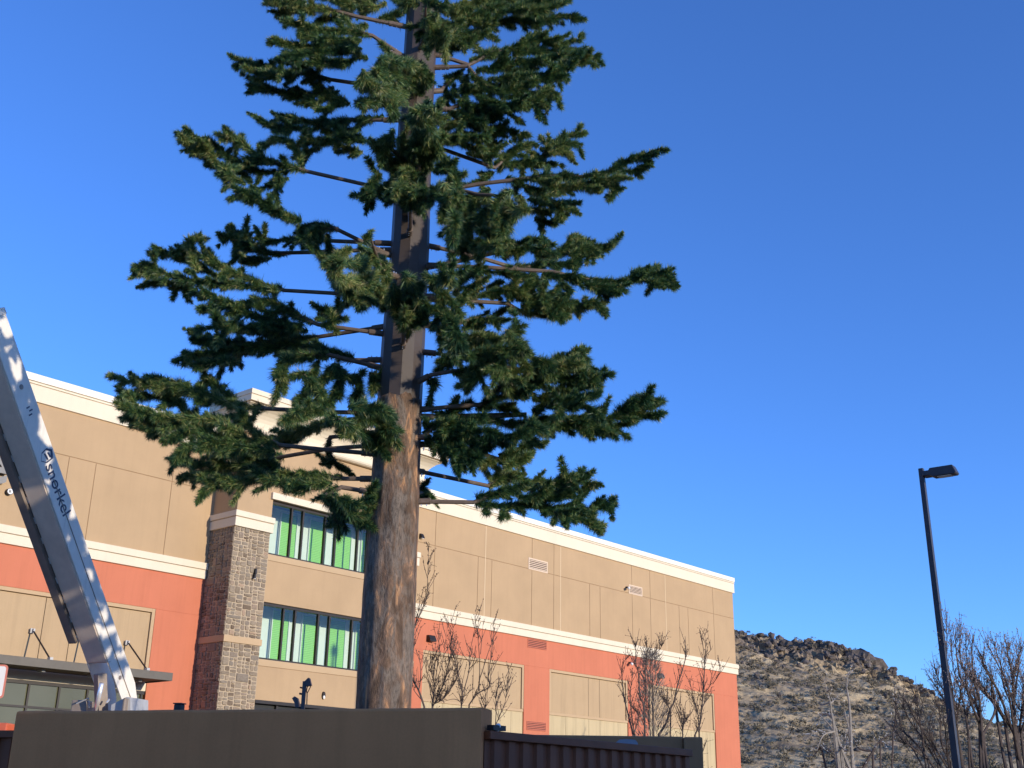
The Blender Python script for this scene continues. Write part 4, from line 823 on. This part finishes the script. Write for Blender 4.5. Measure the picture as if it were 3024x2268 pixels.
def garland(path, r, dens=540, per=10, taper=True, hue=0.0):
    """needle tufts round a twig: returns triangle vertices and tints"""
    seg = np.linalg.norm(np.diff(path, axis=0), axis=1); cum = np.concatenate([[0], np.cumsum(seg)]); L = cum[-1]
    nt_ = max(6, int(L * dens)); s = np.sort(NP.uniform(0, L, nt_)); s[-max(3, nt_ // 14):] = L * (1 - NP.uniform(0, .03, max(3, nt_ // 14)))
    P = np.stack([np.interp(s, cum, path[:, k]) for k in range(3)], 1)
    P2 = np.stack([np.interp(np.minimum(s + .03, L), cum, path[:, k]) for k in range(3)], 1); P1 = np.stack([np.interp(np.maximum(s - .03, 0), cum, path[:, k]) for k in range(3)], 1)
    T = nrm(P2 - P1); R = NP.normal(size=(nt_, 3)); R = nrm(R - T * np.sum(R * T, 1, keepdims=True))
    fwd = NP.uniform(.35, 1.35, (nt_, 1)); endk = np.clip((s / L - .93) / .07, 0, 1)[:, None]
    dv = nrm(R * (1 - .45 * endk) + T * (fwd + .5 * endk) + np.array([0, 0, -.24]))
    tl = r * NP.uniform(.78, 1.22, nt_) * (np.interp(s / L, [0, .12, .8, 1], [.75, 1, 1, .85]) if taper else 1)
    # lumpy outline
    ph = NP.uniform(0, 6.28); tl *= 1 + .20 * np.sin(s * 19 + ph) + .12 * np.sin(s * 43 + 2 * ph)
    tt = np.clip(NP.normal(.32 + hue, .17, nt_) + (NP.uniform(0, 1, nt_) < .09) * .34, 0, 1)
    k = per; P = np.repeat(P, k, 0); T = np.repeat(T, k, 0); dv = np.repeat(dv, k, 0); tl = np.repeat(tl, k); tt = np.repeat(tt, k)
    dv = nrm(dv + NP.normal(scale=.34, size=dv.shape)); tl = tl * NP.uniform(.55, 1.50, len(tl)); n = len(P)
    side = nrm(np.cross(dv, NP.normal(size=(n, 3)))); w = NP.uniform(.0028, .0050, (n, 1))
    b0 = P + dv * (tl * NP.uniform(.02, .30, n))[:, None]; tip = P + dv * tl[:, None] + np.array([0, 0, -.08]) * (tl * NP.uniform(0, 1, n))[:, None]
    V = np.stack([b0 - side * w, b0 + side * w, tip], 1).reshape(-1, 3)
    t3 = np.repeat(np.clip(tt + NP.normal(scale=.06, size=n), 0, 1), 3); t3[2::3] = np.clip(t3[2::3] + .03, 0, 1)
    return V, t3

def mono_branches():
    rootinv = Vector((TX, TY, 0))
    for item in BR:
        z, pipe, gars = item[:3]; rp = item[3] if len(item) > 3 else 50; dyo = item[4] if len(item) > 4 else None
        pp = [zp(z, p) for p in pipe]; gg = [[zp(z, p) for p in g] for g in gars]; sc = ZO[z][2]
        # root on the trunk axis at the height where the pipe meets it
        d = ray(*pp[0]); zr = EYE + d[2] * TY / d[1]; root = np.array([TX, TY, zr])
        # how far toward or away from the viewer the tip lies: branches leave the trunk nearly level
        allp = [p for g in gg for p in g]; tip = max(allp, key=lambda p: math.hypot(p[0] - pp[0][0], p[1] - pp[0][1]))
        ref = pp[-1] if len(pp) > 1 and math.hypot(pp[-1][0] - pp[0][0], pp[-1][1] - pp[0][1]) > 70 else tip
        dist = lambda p: math.hypot(p[0] - pp[0][0], p[1] - pp[0][1])
        if dyo is None:
            best = (9e9, 0)
            for dy in np.linspace(-2.0, 2.0, 81):
                q = at(*ref, TY + dy); rr = math.hypot(q[0] - TX, dy); e = abs(q[2] - zr - .06 * rr) + .04 * abs(dy)
                if e < best[0]: best = (e, dy)
            dyt = best[1] * min(1.35, max(1.0, .5 * dist(tip) / max(dist(ref), 1) + .5)); dyt = max(-2.1, min(2.1, dyt))
        else: dyt = dyo
        dm = max(dist(tip), 1)
        def up(p, j=0.0):
            f_ = min(1.15, dist(p) / dm); return at(p[0], p[1], TY + dyt * f_ ** .9 + j * f_)
        r = rp * sc / FPX * TY * 1.02
        # pipe
        main = gg[0]; base_ = [root] + [up(p) for p in pp[1:]]; path = []
        for a_, c_ in zip(base_[:-1], base_[1:]): path += [a_ + (c_ - a_) * f_ for f_ in np.linspace(0, 1, 8)[:-1]]
        rest = smooth_path([base_[-1]] + [up(p) for p in (main[1:-1] if len(main) > 2 else main[1:])]); path = np.array(path + list(rest)); seg = np.linalg.norm(np.diff(path, axis=0), axis=1); keep = [path[0]]
        for p_, s_ in zip(path[1:], seg):
            if s_ > 1e-4: keep.append(p_)
        n = len(keep); rr_ = [float(np.interp(i / (n - 1), [0, .5, 1], [.027, .024, .010])) for i in range(n)]
        b = MB().tube([Vector(p_) - rootinv for p_ in keep], rr_, 8)
        dq = nrm(keep[1] - keep[0]); b.tube([Vector(keep[0] + dq * f_) - rootinv for f_ in (.1, .40, .405)], [.036, .036, .020], 10)
        tw_paths = []; V = []; Tn = []
        hue_b = RND.uniform(-.05, .06)
        for gi, g in enumerate(gg):
            j = 0.0 if gi == 0 else RND.uniform(-.32, .32)
            pth = smooth_path([up(p, j) for p in g]); L = float(np.sum(np.linalg.norm(np.diff(pth, axis=0), axis=1)))
            hue = hue_b + RND.choice((-.08, -.04, 0, .03, .13))
            v, t_ = garland(pth, r, hue=hue); V.append(v); Tn.append(t_)
            if gi: b.tube([Vector(p_) - rootinv for p_ in pth[::3]], .006, 5)
            # short side shoots, some drooping
            ns = int(L / .085)
            for _ in range(ns):
                f_ = RND.uniform(.08, .95); i = min(len(pth) - 2, int(f_ * (len(pth) - 1))); t0 = nrm(pth[i + 1] - pth[i]); o = pth[i]
                dv = nrm(t0 * .85 + NP.normal(size=3) * np.array([.5, .5, .28]) + np.array([0, 0, RND.uniform(-.4, .18)])); ln = RND.uniform(.10, .27)
                sp = np.array([o, o + dv * ln * .5, o + dv * ln + np.array([0, 0, RND.uniform(-.05, .06)])])
                v, t_ = garland(smooth_path(sp), r * .80, dens=440, hue=hue + RND.uniform(-.06, .08)); V.append(v); Tn.append(t_)
        # mounting studs
        if len(pp) > 1:
            q0, q1 = np.array(path[0]), np.array(path[min(6, len(path) - 1)]); dq = nrm(q1 - q0)
            for kk in (.34, .42):
                c = q0 + dq * kk; 
        br = b.build('branch', 'pipe', tree)
        V = np.concatenate(V) - np.array([TX, TY, 0]); me = tri_mesh('needles', V, np.concatenate(Tn)); link('needles', me, 'needles', br)
        # short bare studs below the pipe near the root
        q0, q1 = keep[0], keep[min(len(keep) - 1, 10)]; dq = nrm(np.array(q1) - np.array(q0)); b = MB()
        for kk in (.30, .36):
            c = Vector(np.array(q0) + dq * kk) - rootinv; b.tube([c + Vector((0, 0, .02)), c - Vector((0, 0, .045))], .006, 6)
        b.build_each('stud', 'bolt', br)
mono_branches()
def upper_branches():
    for k in range(18):
        z = 12.25 + k * .13; az = k * 2.4; ln = max(.5, 1.9 - (z - 12.2) * .62); d = np.array([math.cos(az), math.sin(az), .12]); o = np.array([0, 0, z])
        b = MB().tube([o, o + d * ln * .6], [.025, .015], 8).build('branch', 'pipe', tree); V = []; Tn = []
        for j in range(7):
            f_ = .3 + .1 * j; a2 = az + (j % 3 - 1) * .7; d2 = np.array([math.cos(a2), math.sin(a2), .1]); p0 = o + d * ln * f_
            v, t_ = garland(smooth_path([p0, p0 + d2 * ln * .25, p0 + d2 * ln * .45 + np.array([0, 0, .06])]), .12); V.append(v); Tn.append(t_)
        link('needles', tri_mesh('needles', np.concatenate(V), np.concatenate(Tn)), 'needles', b)
    MB().tube([(.02, 0, 12.59), (.02, 0, 14.6)], [.19, .05], 12, True, .197).build('pole', 'pole', tree)
upper_branches()

# ------------------------------------------------------------------ bare trees
def bare_tree(name, label, cat, origin, sc, stems, Y, r0=.03, bark='twig', bud='bud', twigs=1.0, group=None, budsize=.022, spread=.5, seed=1, bn=(2, 4), tmin=.18, tl=1.0):
    rn = random.Random(seed)
    pts = [[(origin[0] + x * sc, origin[1] + y * sc) for x, y in s] for s in stems]
    bx = at(*pts[0][0], Y); base = Vector((bx[0], bx[1] + 0, 0))
    t = thing(name, label, cat, base, 0, group); b = MB(); bb = []
    px2m = Y / FPX
    for si, s in enumerate(pts):
        j = 0 if si == 0 else rn.uniform(-spread, spread)
        P = [at(x, y, Y + j * min(1, i * .5 + .0)) for i, (x, y) in enumerate(s)]
        if s[0][1] > 2080 or si == 0:      # stems that go down behind the wall reach the ground
            g = np.array([base.x + (P[0][0] - base.x) * .5, base.y + rn.uniform(-.1, .1), 0]); lowp = [g + (np.array(P[0]) - g) * f_ for f_ in np.linspace(0, .92, 8)]
        else: lowp = []
        path = smooth_path(P); path = np.concatenate([np.array(lowp).reshape(-1, 3), path]); n = len(path)
        # natural wobble
        for i in range(1, n): path[i] += np.array([mnoise.noise(Vector((path[i][2] * 2.2, si * 7.1, 0))), 0, 0]) * .02
        L = float(np.sum(np.linalg.norm(np.diff(path, axis=0), axis=1))); rr = r0 * (.55 + .45 * min(1, L / 4)) * (1.0 if si == 0 else rn.uniform(.6, .95))
        b.tube([Vector(p) - base for p in path[::2]], [float(rr * np.interp(i / max(1, (n - 1) // 2), [0, .5, 1], [1, .62, .16])) for i in range(len(path[::2]))], 6)
        nt_ = int(L * 11 * twigs)
        for _ in range(nt_):
            f_ = rn.uniform(tmin, 1.0); i = min(n - 2, int(f_ * (n - 1))); o = path[i]
            if o[2] < 1.6: continue
            t0 = nrm(path[i + 1] - path[i]); a = rn.uniform(0, 6.28)
            dv = nrm(t0 * .9 + np.array([math.cos(a), math.sin(a), rn.uniform(.1, .8)]) * .7); ln = tl * rn.uniform(.05, .28) * (1.1 - .4 * f_) * (Y / 16) ** .5
            q = [o, o + dv * ln * .5 + np.array([0, 0, .02]), o + dv * ln + np.array([0, 0, .10 * ln / .3])]
            kx = (Y / 16) ** .6; b.tube([Vector(p) - base for p in q], [.0036 * kx, .0028 * kx, .0016 * kx], 4, False)
            for k in range(rn.randint(*bn)):
                u = rn.uniform(.25, 1); bp = np.array(q[0]) * (1 - u) + np.array(q[2]) * u; bd = nrm(dv + NP.normal(size=3) * .6); bb.append((bp, bd, budsize * rn.uniform(.6, 1.25)))
                if rn.random() < .4 and twigs > .3:
                    e = bp + nrm(dv * .5 + NP.normal(size=3) * .7) * ln * .4; b.tube([Vector(bp) - base, Vector(e) - base], [.003, .0015], 3, False); bb.append((e, bd, budsize * rn.uniform(.6, 1.1)))
    b.build('trunk', bark, t)
    if bb:
        m = MB()
        for p, d_, s_ in bb:
            p = Vector(p) - base; d_ = Vector(d_); a = d_.orthogonal().normalized(); c = d_.cross(a); w = s_ * .32
            m.add([p - d_ * s_ * .4, p + a * w, p + c * w, p - a * w, p - c * w, p + d_ * s_ * .7], [(0, 2, 1), (0, 3, 2), (0, 4, 3), (0, 1, 4), (5, 1, 2), (5, 2, 3), (5, 3, 4), (5, 4, 1)])
        m.build('bud_sprays', bud, t)
    return t
O5 = (1200, 1600), .3316
G = 'bare saplings between wall and building'
bare_tree('sapling', 'tall bare sapling hugging the right side of the thick trunk', 'tree', *O5, [[(160, 1470), (110, 1320), (50, 1200), (40, 1000), (60, 800), (130, 620), (180, 480), (190, 300), (200, 20)], [(110, 1320), (130, 1150), (120, 1040)], [(150, 540), (210, 480)], [(190, 200), (230, 110)], [(70, 760), (100, 620), (130, 480)], [(50, 1000), (80, 880), (95, 760)], [(130, 1400), (60, 1300), (70, 1180)]], 14.5, .013, group=G, seed=3)
bare_tree('sapling', 'bushy bare sapling in front of the wedge lamp on the salmon wall', 'tree', *O5, [[(230, 1470), (250, 1280), (220, 1130), (270, 970)], [(250, 1280), (320, 1100), (350, 900), (360, 690)], [(240, 1470), (330, 1280), (370, 1100), (400, 950), (395, 630)], [(240, 1360), (190, 1200), (160, 1060)], [(260, 1240), (280, 1080), (290, 920), (270, 770)], [(340, 1000), (410, 880), (420, 730)], [(240, 1450), (340, 1390), (420, 1260), (460, 1160)]], 15.2, .012, group=G, twigs=1.25, seed=4)
bare_tree('sapling', 'bare forked sapling before the left tan panel, tips crossing the cream band', 'tree', *O5, [[(490, 1470), (500, 1350), (460, 1160), (400, 950)], [(500, 1350), (560, 1150), (570, 1000), (600, 800), (610, 600)], [(500, 1400), (600, 1300)], [(500, 1440), (420, 1400), (300, 1430)], [(570, 1080), (500, 1000), (460, 960)], [(560, 1130), (620, 1060), (600, 980)]], 15.0, .012, group=G, twigs=1.1, seed=5)
bare_tree('sapling', 'bare sapling with three upright whips near the end of the dark wall', 'tree', *O5, [[(560, 1450), (640, 1350), (740, 1290), (730, 1180), (770, 900), (770, 700)], [(740, 1290), (760, 1150), (790, 1070)], [(650, 1330), (655, 1150), (640, 800), (650, 600)], [(660, 1200), (740, 960), (820, 730)], [(660, 1000), (670, 850), (680, 680)]], 15.4, .011, group=G, twigs=.6, seed=6)
bare_tree('sapling', 'short thin bare sapling just right of the dark wall end', 'tree', *O5, [[(790, 1640), (800, 1500), (800, 1350), (840, 1270)], [(720, 1630), (700, 1500), (710, 1330)], [(800, 1620), (880, 1450), (900, 1300), (930, 1140)], [(900, 1260), (870, 1190)], [(820, 1400), (860, 1320), (920, 1310)]], 14.8, .009, group=G, twigs=.6, seed=8)
O6 = (1820, 1850), .2049
bare_tree('sapling', 'multi-stemmed bare sapling crossing the salmon vent behind the gate', 'tree', *O6, [[(410, 1570), (400, 1150), (340, 1000), (310, 620), (270, 550), (280, 350), (270, 240)], [(250, 1570), (160, 1250), (110, 1000), (90, 700), (110, 520), (170, 440)], [(270, 1570), (230, 1250), (210, 900), (240, 680)], [(400, 1130), (430, 950), (420, 600), (440, 350), (440, 240)], [(500, 1570), (480, 1250), (490, 800), (490, 550), (510, 430), (630, 320), (630, 220)], [(260, 1560), (330, 1300), (270, 1210)], [(330, 690), (380, 580), (400, 420)]], 17.0, .015, group=G, twigs=.8, seed=9)
bare_tree('sapling', 'single curved bare stem leaning right, left of the last tan panel', 'tree', *O6, [[(610, 1560), (720, 1390), (780, 1200), (840, 1070), (880, 850), (980, 530), (1000, 400), (990, 140)], [(780, 1200), (720, 1120), (700, 1060)]], 17.4, .019, group=G, twigs=.9, seed=10)
bare_tree('sapling', 'tall slim bare sapling nearest the building corner', 'tree', *O6, [[(1130, 1570), (1210, 1380), (1240, 1100), (1250, 900), (1270, 650), (1270, 480), (1240, 230), (1230, 130)], [(1270, 480), (1280, 250), (1280, 60)], [(1270, 440), (1360, 340), (1390, 270)], [(1250, 960), (1340, 870), (1390, 650), (1400, 590)], [(1390, 830), (1480, 690), (1500, 570)], [(1190, 1300), (1110, 1050), (1060, 780)], [(1200, 1500), (1230, 1200), (1350, 1000)]], 17.8, .014, group=G, twigs=.9, seed=12)
bare_tree('sapling', 'wispy short bare shoot between the leaning stem and the slim corner sapling', 'tree', *O6, [[(960, 1570), (940, 1350), (910, 1080)], [(950, 1450), (1010, 1330)]], 17.2, .008, group=G, twigs=1.0, seed=13)
# dense grey columnar shrub
q = at(1930, 2180, 19.0); ts_ = thing('columnar_shrub', 'dense grey twiggy columnar shrub behind the multi-stemmed sapling', 'shrub', (q[0], q[1], 0))
V = []
rn = np.random.default_rng(5)
for k in range(3000):
    z = 3.95 * rn.uniform(0, 1) ** .8; rr = .36 * (1 - (z / 4.5) ** 3) * rn.uniform(0, 1) ** .5; a = rn.uniform(0, 6.28)
    p = np.array([rr * math.cos(a), rr * math.sin(a), z]); d_ = nrm(np.array([math.cos(a), math.sin(a), 1.5]) + rn.normal(size=3) * .5); sd = nrm(np.cross(d_, rn.normal(size=3))) * .006
    V += [p - sd, p + sd, p + d_ * rn.uniform(.08, .2)]
MT['shrub_grey'] = plain('shrub_grey', (0.24, 0.20, 0.16), 0.9, 0, 0.3)
link('twigs', tri_mesh('twigs', np.array(V)), 'shrub_grey', ts_)
MB().tube([(0, 0, 0), (0, 0, 3.6)], [.04, .01], 6).build('stem', 'twig', ts_)
O8 = (2600, 1800), .2821
bare_tree('ornamental_tree', 'wide multi-stemmed budding tree right of and behind the lamp post', 'tree', *O8, [[(1050, 1659), (1040, 1200), (1000, 1000), (850, 750), (800, 500), (790, 250)], [(860, 1659), (790, 1200), (760, 900), (700, 500), (690, 20)], [(930, 1659), (920, 1300), (850, 900), (760, 600), (730, 180)], [(1070, 1500), (1050, 1100), (1000, 800), (850, 560), (835, 150)], [(1080, 1300), (1200, 1050), (1100, 850), (960, 700), (900, 500), (890, 240)], [(800, 1400), (740, 1000), (640, 800), (560, 600)], [(740, 1100), (640, 900), (540, 750)], [(1040, 1200), (960, 1000), (900, 800), (880, 600)], [(1050, 1150), (980, 900), (940, 650)], [(790, 1200), (820, 1000), (850, 820)], [(920, 1300), (900, 1050), (1000, 950), (1010, 700)], [(760, 900), (700, 700), (650, 640)]], 22.8, .043, 'twig', 'bud_rose', 1.0, 'budding trees at the right edge', .034, 1.0, 14, (2, 4), .36, 1.4)
bare_tree('ornamental_tree', 'tall budding tree at the right edge of the view', 'tree', *O8, [[(1470, 1659), (1400, 1300), (1200, 1000), (1000, 750), (960, 500), (970, 250)], [(1400, 1300), (1250, 900), (1100, 620), (1050, 460)], [(1460, 1600), (1390, 1200), (1330, 800), (1200, 520), (1110, 360)], [(1420, 1400), (1390, 1000), (1300, 700), (1190, 350)], [(1390, 1000), (1380, 700), (1330, 480), (1350, 380)], [(1400, 900), (1440, 650), (1450, 300)], [(1503, 1100), (1400, 950), (1410, 600), (1500, 350)], [(1300, 1150), (1180, 900), (1150, 700), (1060, 560)], [(1440, 1400), (1480, 1000), (1500, 700)], [(1330, 900), (1280, 760), (1260, 560), (1270, 440)], [(1380, 800), (1400, 640), (1360, 520)], [(1470, 1300), (1560, 1000), (1580, 600)], [(1460, 1200), (1520, 900), (1540, 500)], [(1200, 1000), (1120, 880), (1020, 820)]], 23.6, .046, 'twig', 'bud_rose', 1.0, 'budding trees at the right edge', .036, 1.0, 15, (2, 4), .36, 1.4)
bare_tree('ornamental_tree', 'low spreading bare tree left of the lamp post foot', 'tree', *O8, [[(560, 1659), (390, 1420), (230, 1260), (190, 1100), (150, 950)], [(460, 1659), (330, 1450), (200, 1330), (110, 1210)], [(600, 1620), (480, 1400), (300, 1150), (230, 1000)], [(640, 1659), (530, 1420), (430, 1250), (390, 1000), (370, 880)], [(700, 1659), (600, 1480), (520, 1300), (520, 1100)], [(740, 1600), (640, 1400), (620, 1100), (590, 970)], [(720, 1659), (690, 1400), (680, 1180)], [(500, 1560), (400, 1500), (310, 1420), (240, 1400)], [(430, 1250), (330, 1090), (300, 1010)]], 22.3, .030, 'twig', 'bud', 1.0, 'budding trees at the right edge', .026, .8, 16, (1, 2), .3, 1.5)
O7 = (2150, 1750), .3123
bare_tree('bare_tree', 'leafless tree with pale whitish bark in front of the hillside', 'tree', *O7, [[(1150, 1659), (1060, 1450), (1020, 1300), (980, 1150), (960, 1000), (900, 820)], [(1190, 1659), (1150, 1350), (1110, 1150), (1100, 1100)], [(1170, 1500), (1150, 1100), (1120, 900), (1130, 800), (1150, 770)], [(1000, 1310), (860, 1300), (730, 1380)], [(990, 1290), (900, 1190), (870, 1170)], [(990, 1180), (930, 1150), (870, 1170), (860, 1250)], [(1120, 1659), (1000, 1520), (900, 1450), (800, 1430)], [(960, 1040), (880, 1060), (820, 1010)], [(935, 940), (1000, 880)], [(1020, 1310), (900, 1350), (840, 1500)], [(1080, 1500), (1120, 1420), (1100, 1370)], [(960, 1050), (1000, 1020), (1000, 980)], [(1060, 1450), (1120, 1500), (1150, 1440)]], 34.0, .052, 'twig_pale', None, .22, None, .03, .8, 17)
bare_tree('bare_tree', 'thin dark leafless tree at the foot of the hill right of the pale tree', 'tree', *O7, [[(1280, 1659), (1370, 1500), (1440, 1400), (1560, 1330)], [(1370, 1500), (1250, 1480), (1190, 1400)], [(1440, 1400), (1480, 1480)], [(1560, 1330), (1590, 1150), (1570, 900)], [(1100, 1659), (980, 1540), (930, 1500)], [(880, 1460), (840, 1500), (800, 1560)]], 34.5, .05, 'twig', None, .25, None, .03, .6, 18)

# ------------------------------------------------------------------ parking lot lamp
YL = 21.8
pb, ptp = at(2826, 2268, YL), at(2721, 1384, YL)
base = at(2850, 2480, YL)
tl = thing('lot_lamp', 'tall dark square parking lot lamp post with one shoebox head', 'street lamp', (pb[0] + .03, YL, 0))
def lp(x, y, dy=0): q = at(x, y, YL); return (q[0] - pb[0] - .03, dy, q[2])
b = MB(); pts = [(.03, 0, 0), lp(2826, 2268), lp(2720, 1384)]
hw = [.062, .060, .046]; vs = []
for (x, y, z), w in zip(pts, hw):
    for a in (0, 1, 2, 3):
        q = rad(45 + 90 * a + 52); vs.append((x + w * 1.414 * math.cos(q), y + w * 1.414 * math.sin(q), z))
b.add(vs, [(i * 4 + k, i * 4 + (k + 1) % 4, i * 4 + 4 + (k + 1) % 4, i * 4 + 4 + k) for i in range(2) for k in range(4)] + [(8, 9, 10, 11)])
b.build('pole', 'lamp_navy', tl, 0.008)
h0 = np.array(lp(2728, 1401)); hx = np.array(lp(2806, 1394)) - h0; hl = np.linalg.norm(hx); hx /= hl
hx = Vector((math.sin(rad(128)), math.cos(rad(128)), .0)); hz = Vector((0, 0, 1)) - hx * hx.z; hz.normalize(); hy = hz.cross(hx)
prof = [(x * .84, y * .84) for x, y in [(0, -.07), (.16, -.07), (.24, -.115), (.74, -.115), (.77, -.08), (.70, .10), (.18, .10), (.15, .05), (0, .05)]]
b = MB(); b.prism(prof, Vector(h0) - hy * .11, hx, hz, hy, .22); b.build('lamp_head', 'lamp_navy', tl, 0.01)
b = MB().obox(Vector(h0) + hx * .41 - hz * .102, hx, hy, hz, .26, .16, .010); b.build('lens', 'lens', tl)
b = MB().box(-.62 + 0, .62, -.3, .3, -.0, 0) if False else MB().tube([(.03, 0, 0), (.03, 0, .75)], .30, 20); b.build('concrete_base', 'concrete', tl)

# ------------------------------------------------------------------ hill
def hill():
    rimpx = [(1300, 1760), (1700, 1790), (2000, 1830), (2170, 1872), (2200, 1880), (2240, 1886), (2290, 1900), (2335, 1904), (2390, 1915), (2440, 1922), (2480, 1938), (2520, 1948), (2550, 1958), (2575, 1980), (2600, 1994), (2650, 2012), (2700, 2052), (2750, 2078), (2800, 2112), (2900, 2150), (3024, 2168), (3300, 2215), (3700, 2270)]
    YR = 210.0; R_ = [at(x, y, YR) for x, y in rimpx]
    xs = np.array([p[0] for p in R_]); zs = np.array([p[2] for p in R_])
    X = np.linspace(-20, 150, 300); T = np.concatenate([np.linspace(0, 1, 190), np.linspace(1.01, 2.2, 30)])
    V = []; rocky = []
    for t in T:
        for x in X:
            zr = float(np.interp(x, xs, zs))
            if t <= 1:
                y = 95 + (YR - 95) * t; k = .88 * t + .12 * t * t; z = 1.0 + (zr - 1.0) * k
                xx = x * (.72 + .28 * t) + 6 * (1 - t)
            else: y = YR + (t - 1) * 110; z = zr - 1.5 * (t - 1) - 10 * (t - 1) ** 2; xx = x * (1 + .3 * (t - 1))
            p = Vector((xx, y, z)); f = mnoise.fractal(p * .05, 1.0, 2.0, 5); g = mnoise.fractal(p * .22, .9, 2.1, 4); h_ = mnoise.ridged_multi_fractal(p * .30, .9, 2.0, 4, 1.0, 2.0)
            cl = max(0, min(1, (t - .74 + .10 * f) / .12)) if t <= 1.02 else .6
            mid = max(0, 1 - abs(t - .30 - .05 * f) / .06) * .6
            am = min(1, t * 3) * (1 if t < 1.0 else .5)
            z += am * (1.1 * f + .35 * g + (cl * 1.6 + .35) * (h_ - 1.0) * .8)
            y2 = y - am * cl * (h_ - .8) * 1.8
            V.append((xx, y2, max(z, .3 if t > .02 else -.5))); rocky.append(min(1, max(cl * .9, mid, 0) * (1 if g > -.25 else .5)))
    nx = len(X); nt_ = len(T)
    fs = [(j * nx + i, j * nx + i + 1, (j + 1) * nx + i + 1, (j + 1) * nx + i) for j in range(nt_ - 1) for i in range(nx - 1)]
    me = bpy.data.meshes.new('hill'); me.from_pydata(V, [], fs); me.update()
    a = me.attributes.new('rocky', 'FLOAT', 'POINT'); a.data.foreach_set('value', rocky)
    o = link('hill', me, 'hill'); tag(o, kind='structure')
    V = np.array(V).reshape(nt_, nx, 3)
    rn = np.random.default_rng(21)
    def spot(tmin, tmax):
        while True:
            t = rn.uniform(tmin, tmax); j = int(t * 189); i = int(rn.uniform(60, nx - 10)); return V[j, i] + rn.normal(size=3) * np.array([.5, .5, 0]), t
    # sagebrush: many tufts, nobody could count them
    tv = []; tt = []
    for _ in range(11000):
        p, t = spot(.02, 1.0) if rn.uniform() < .95 else spot(.975, 1.0)
        if rn.uniform() > (.95 if t < .75 or t > .97 else .65): continue
        s = rn.uniform(.28, .78) * (1.0 if rn.uniform() < .85 else 1.7); ti = rn.uniform(0, 1); n = 42
        dirs = nrm(rn.normal(size=(n, 3)) * np.array([1, 1, .7]) + np.array([0, 0, .45])); c = p + dirs * s * np.array([.55, .55, .42]) * rn.uniform(.3, 1, (n, 1)) + np.array([0, 0, s * .25])
        e1 = nrm(rn.normal(size=(n, 3))) * s * .15; e2 = nrm(np.cross(e1, rn.normal(size=(n, 3)))) * s * .15
        q = np.stack([c - e1, c + e2, c + e1 + dirs * s * .12], 1).reshape(-1, 3); tv.append(q); tt.append(np.full(len(q), ti))
    o = link('sagebrush', tri_mesh('sagebrush', np.concatenate(tv), np.concatenate(tt)), 'sage'); tag(o, 'grey sagebrush scrub scattered over the rocky hillside', 'scrub', kind='stuff')
    # loose rocks
    b = MB(); import bmesh as bmx
    bm = bmx.new(); bmx.ops.create_icosphere(bm, subdivisions=2, radius=1); iv = [v.co.copy() for v in bm.verts]; iff = [tuple(v.index for v in f.verts) for f in bm.faces]; bm.free()
    for _ in range(2200):
        p, t = spot(.76, 1.0) if rn.uniform() < .82 else spot(.03, .75)
        s = rn.uniform(.18, .58) * (1.15 if t > .8 else .8) * (1.8 if rn.uniform() < .06 else 1); o_ = Vector(p) + Vector((0, 0, s * .2)); sx, sy, sz = rn.uniform(.6, 1.3, 3); sh = rn.uniform(-9, 9)
        rot = Matrix.Rotation(rn.uniform(0, 6.28), 3, 'Z')
        b.add([o_ + rot @ Vector((v.x * sx, v.y * sy, v.z * sz * .8)) * s * (1 + .55 * mnoise.noise(v * 1.4 + Vector((sh, sh, 0)))) for v in iv], iff)
    tag(b.build('rocks', 'rock'), 'dark basalt rocks strewn over the hillside and its rim', 'rocks', kind='stuff')
    # big outcrop on the rim
    b = MB()
    for x, y, s in ((2503, 1966, 2.6), (2522, 1950, 2.3), (2545, 1955, 2.5), (2562, 1972, 2.4), (2492, 1990, 2.5), (2530, 1985, 3.2), (2578, 1992, 2.4), (2600, 2006, 1.8), (2565, 2004, 2.6), (2508, 2010, 2.6), (2625, 2018, 1.6), (2645, 2026, 1.5)):
        o_ = Vector(at(x, y, 205 + rn.uniform(-2, 1))); sh = rn.uniform(-9, 9); rot = Matrix.Rotation(rn.uniform(0, 6.28), 3, 'Z')
        b.add([o_ + rot @ Vector((v.x, v.y, v.z * .8)) * s * (1 + .6 * mnoise.noise(v * 1.5 + Vector((sh, 0, sh))) + .25 * mnoise.noise(v * 4 + Vector((sh, 0, sh)))) for v in iv], iff)
    o = b.build('rock_outcrop', 'rock'); tag(o, 'rounded dark rock outcrop on the skyline of the hill', 'rock')
hill()

# ------------------------------------------------------------------ unseen building added behind the viewer to cast shade over the enclosure
sh = Vector((sdir.x, sdir.y, 0)).normalized(); pk = Vector((-sh.y, sh.x, 0))
dist = 46.0; ztop = 2.55 + math.tan(rad(SUN_EL)) * (dist) ; c0 = Vector((-1.7, 7.5, 0)) + sh * dist
st = thing('added_shade_building', 'unseen tan building added behind the viewer to shade the enclosure', 'building', c0, math.atan2(pk.y, pk.x))
MB().box(-30, 30, -14, 0, 0, ztop).build('wall', 'tan', st)  # body of the added shade building
MB().box(-30.1, 30.1, 0.001, .1, ztop - .5, ztop - .02).build('parapet', 'cream', st)  # top band of the added shade building
b = MB()
for k in range(-6, 7): b.box(k * 4.2 - 1.4, k * 4.2 + 1.4, .002, .05, .2, 2.7)
b.build('shopfront_glass', 'shop_glass', st)
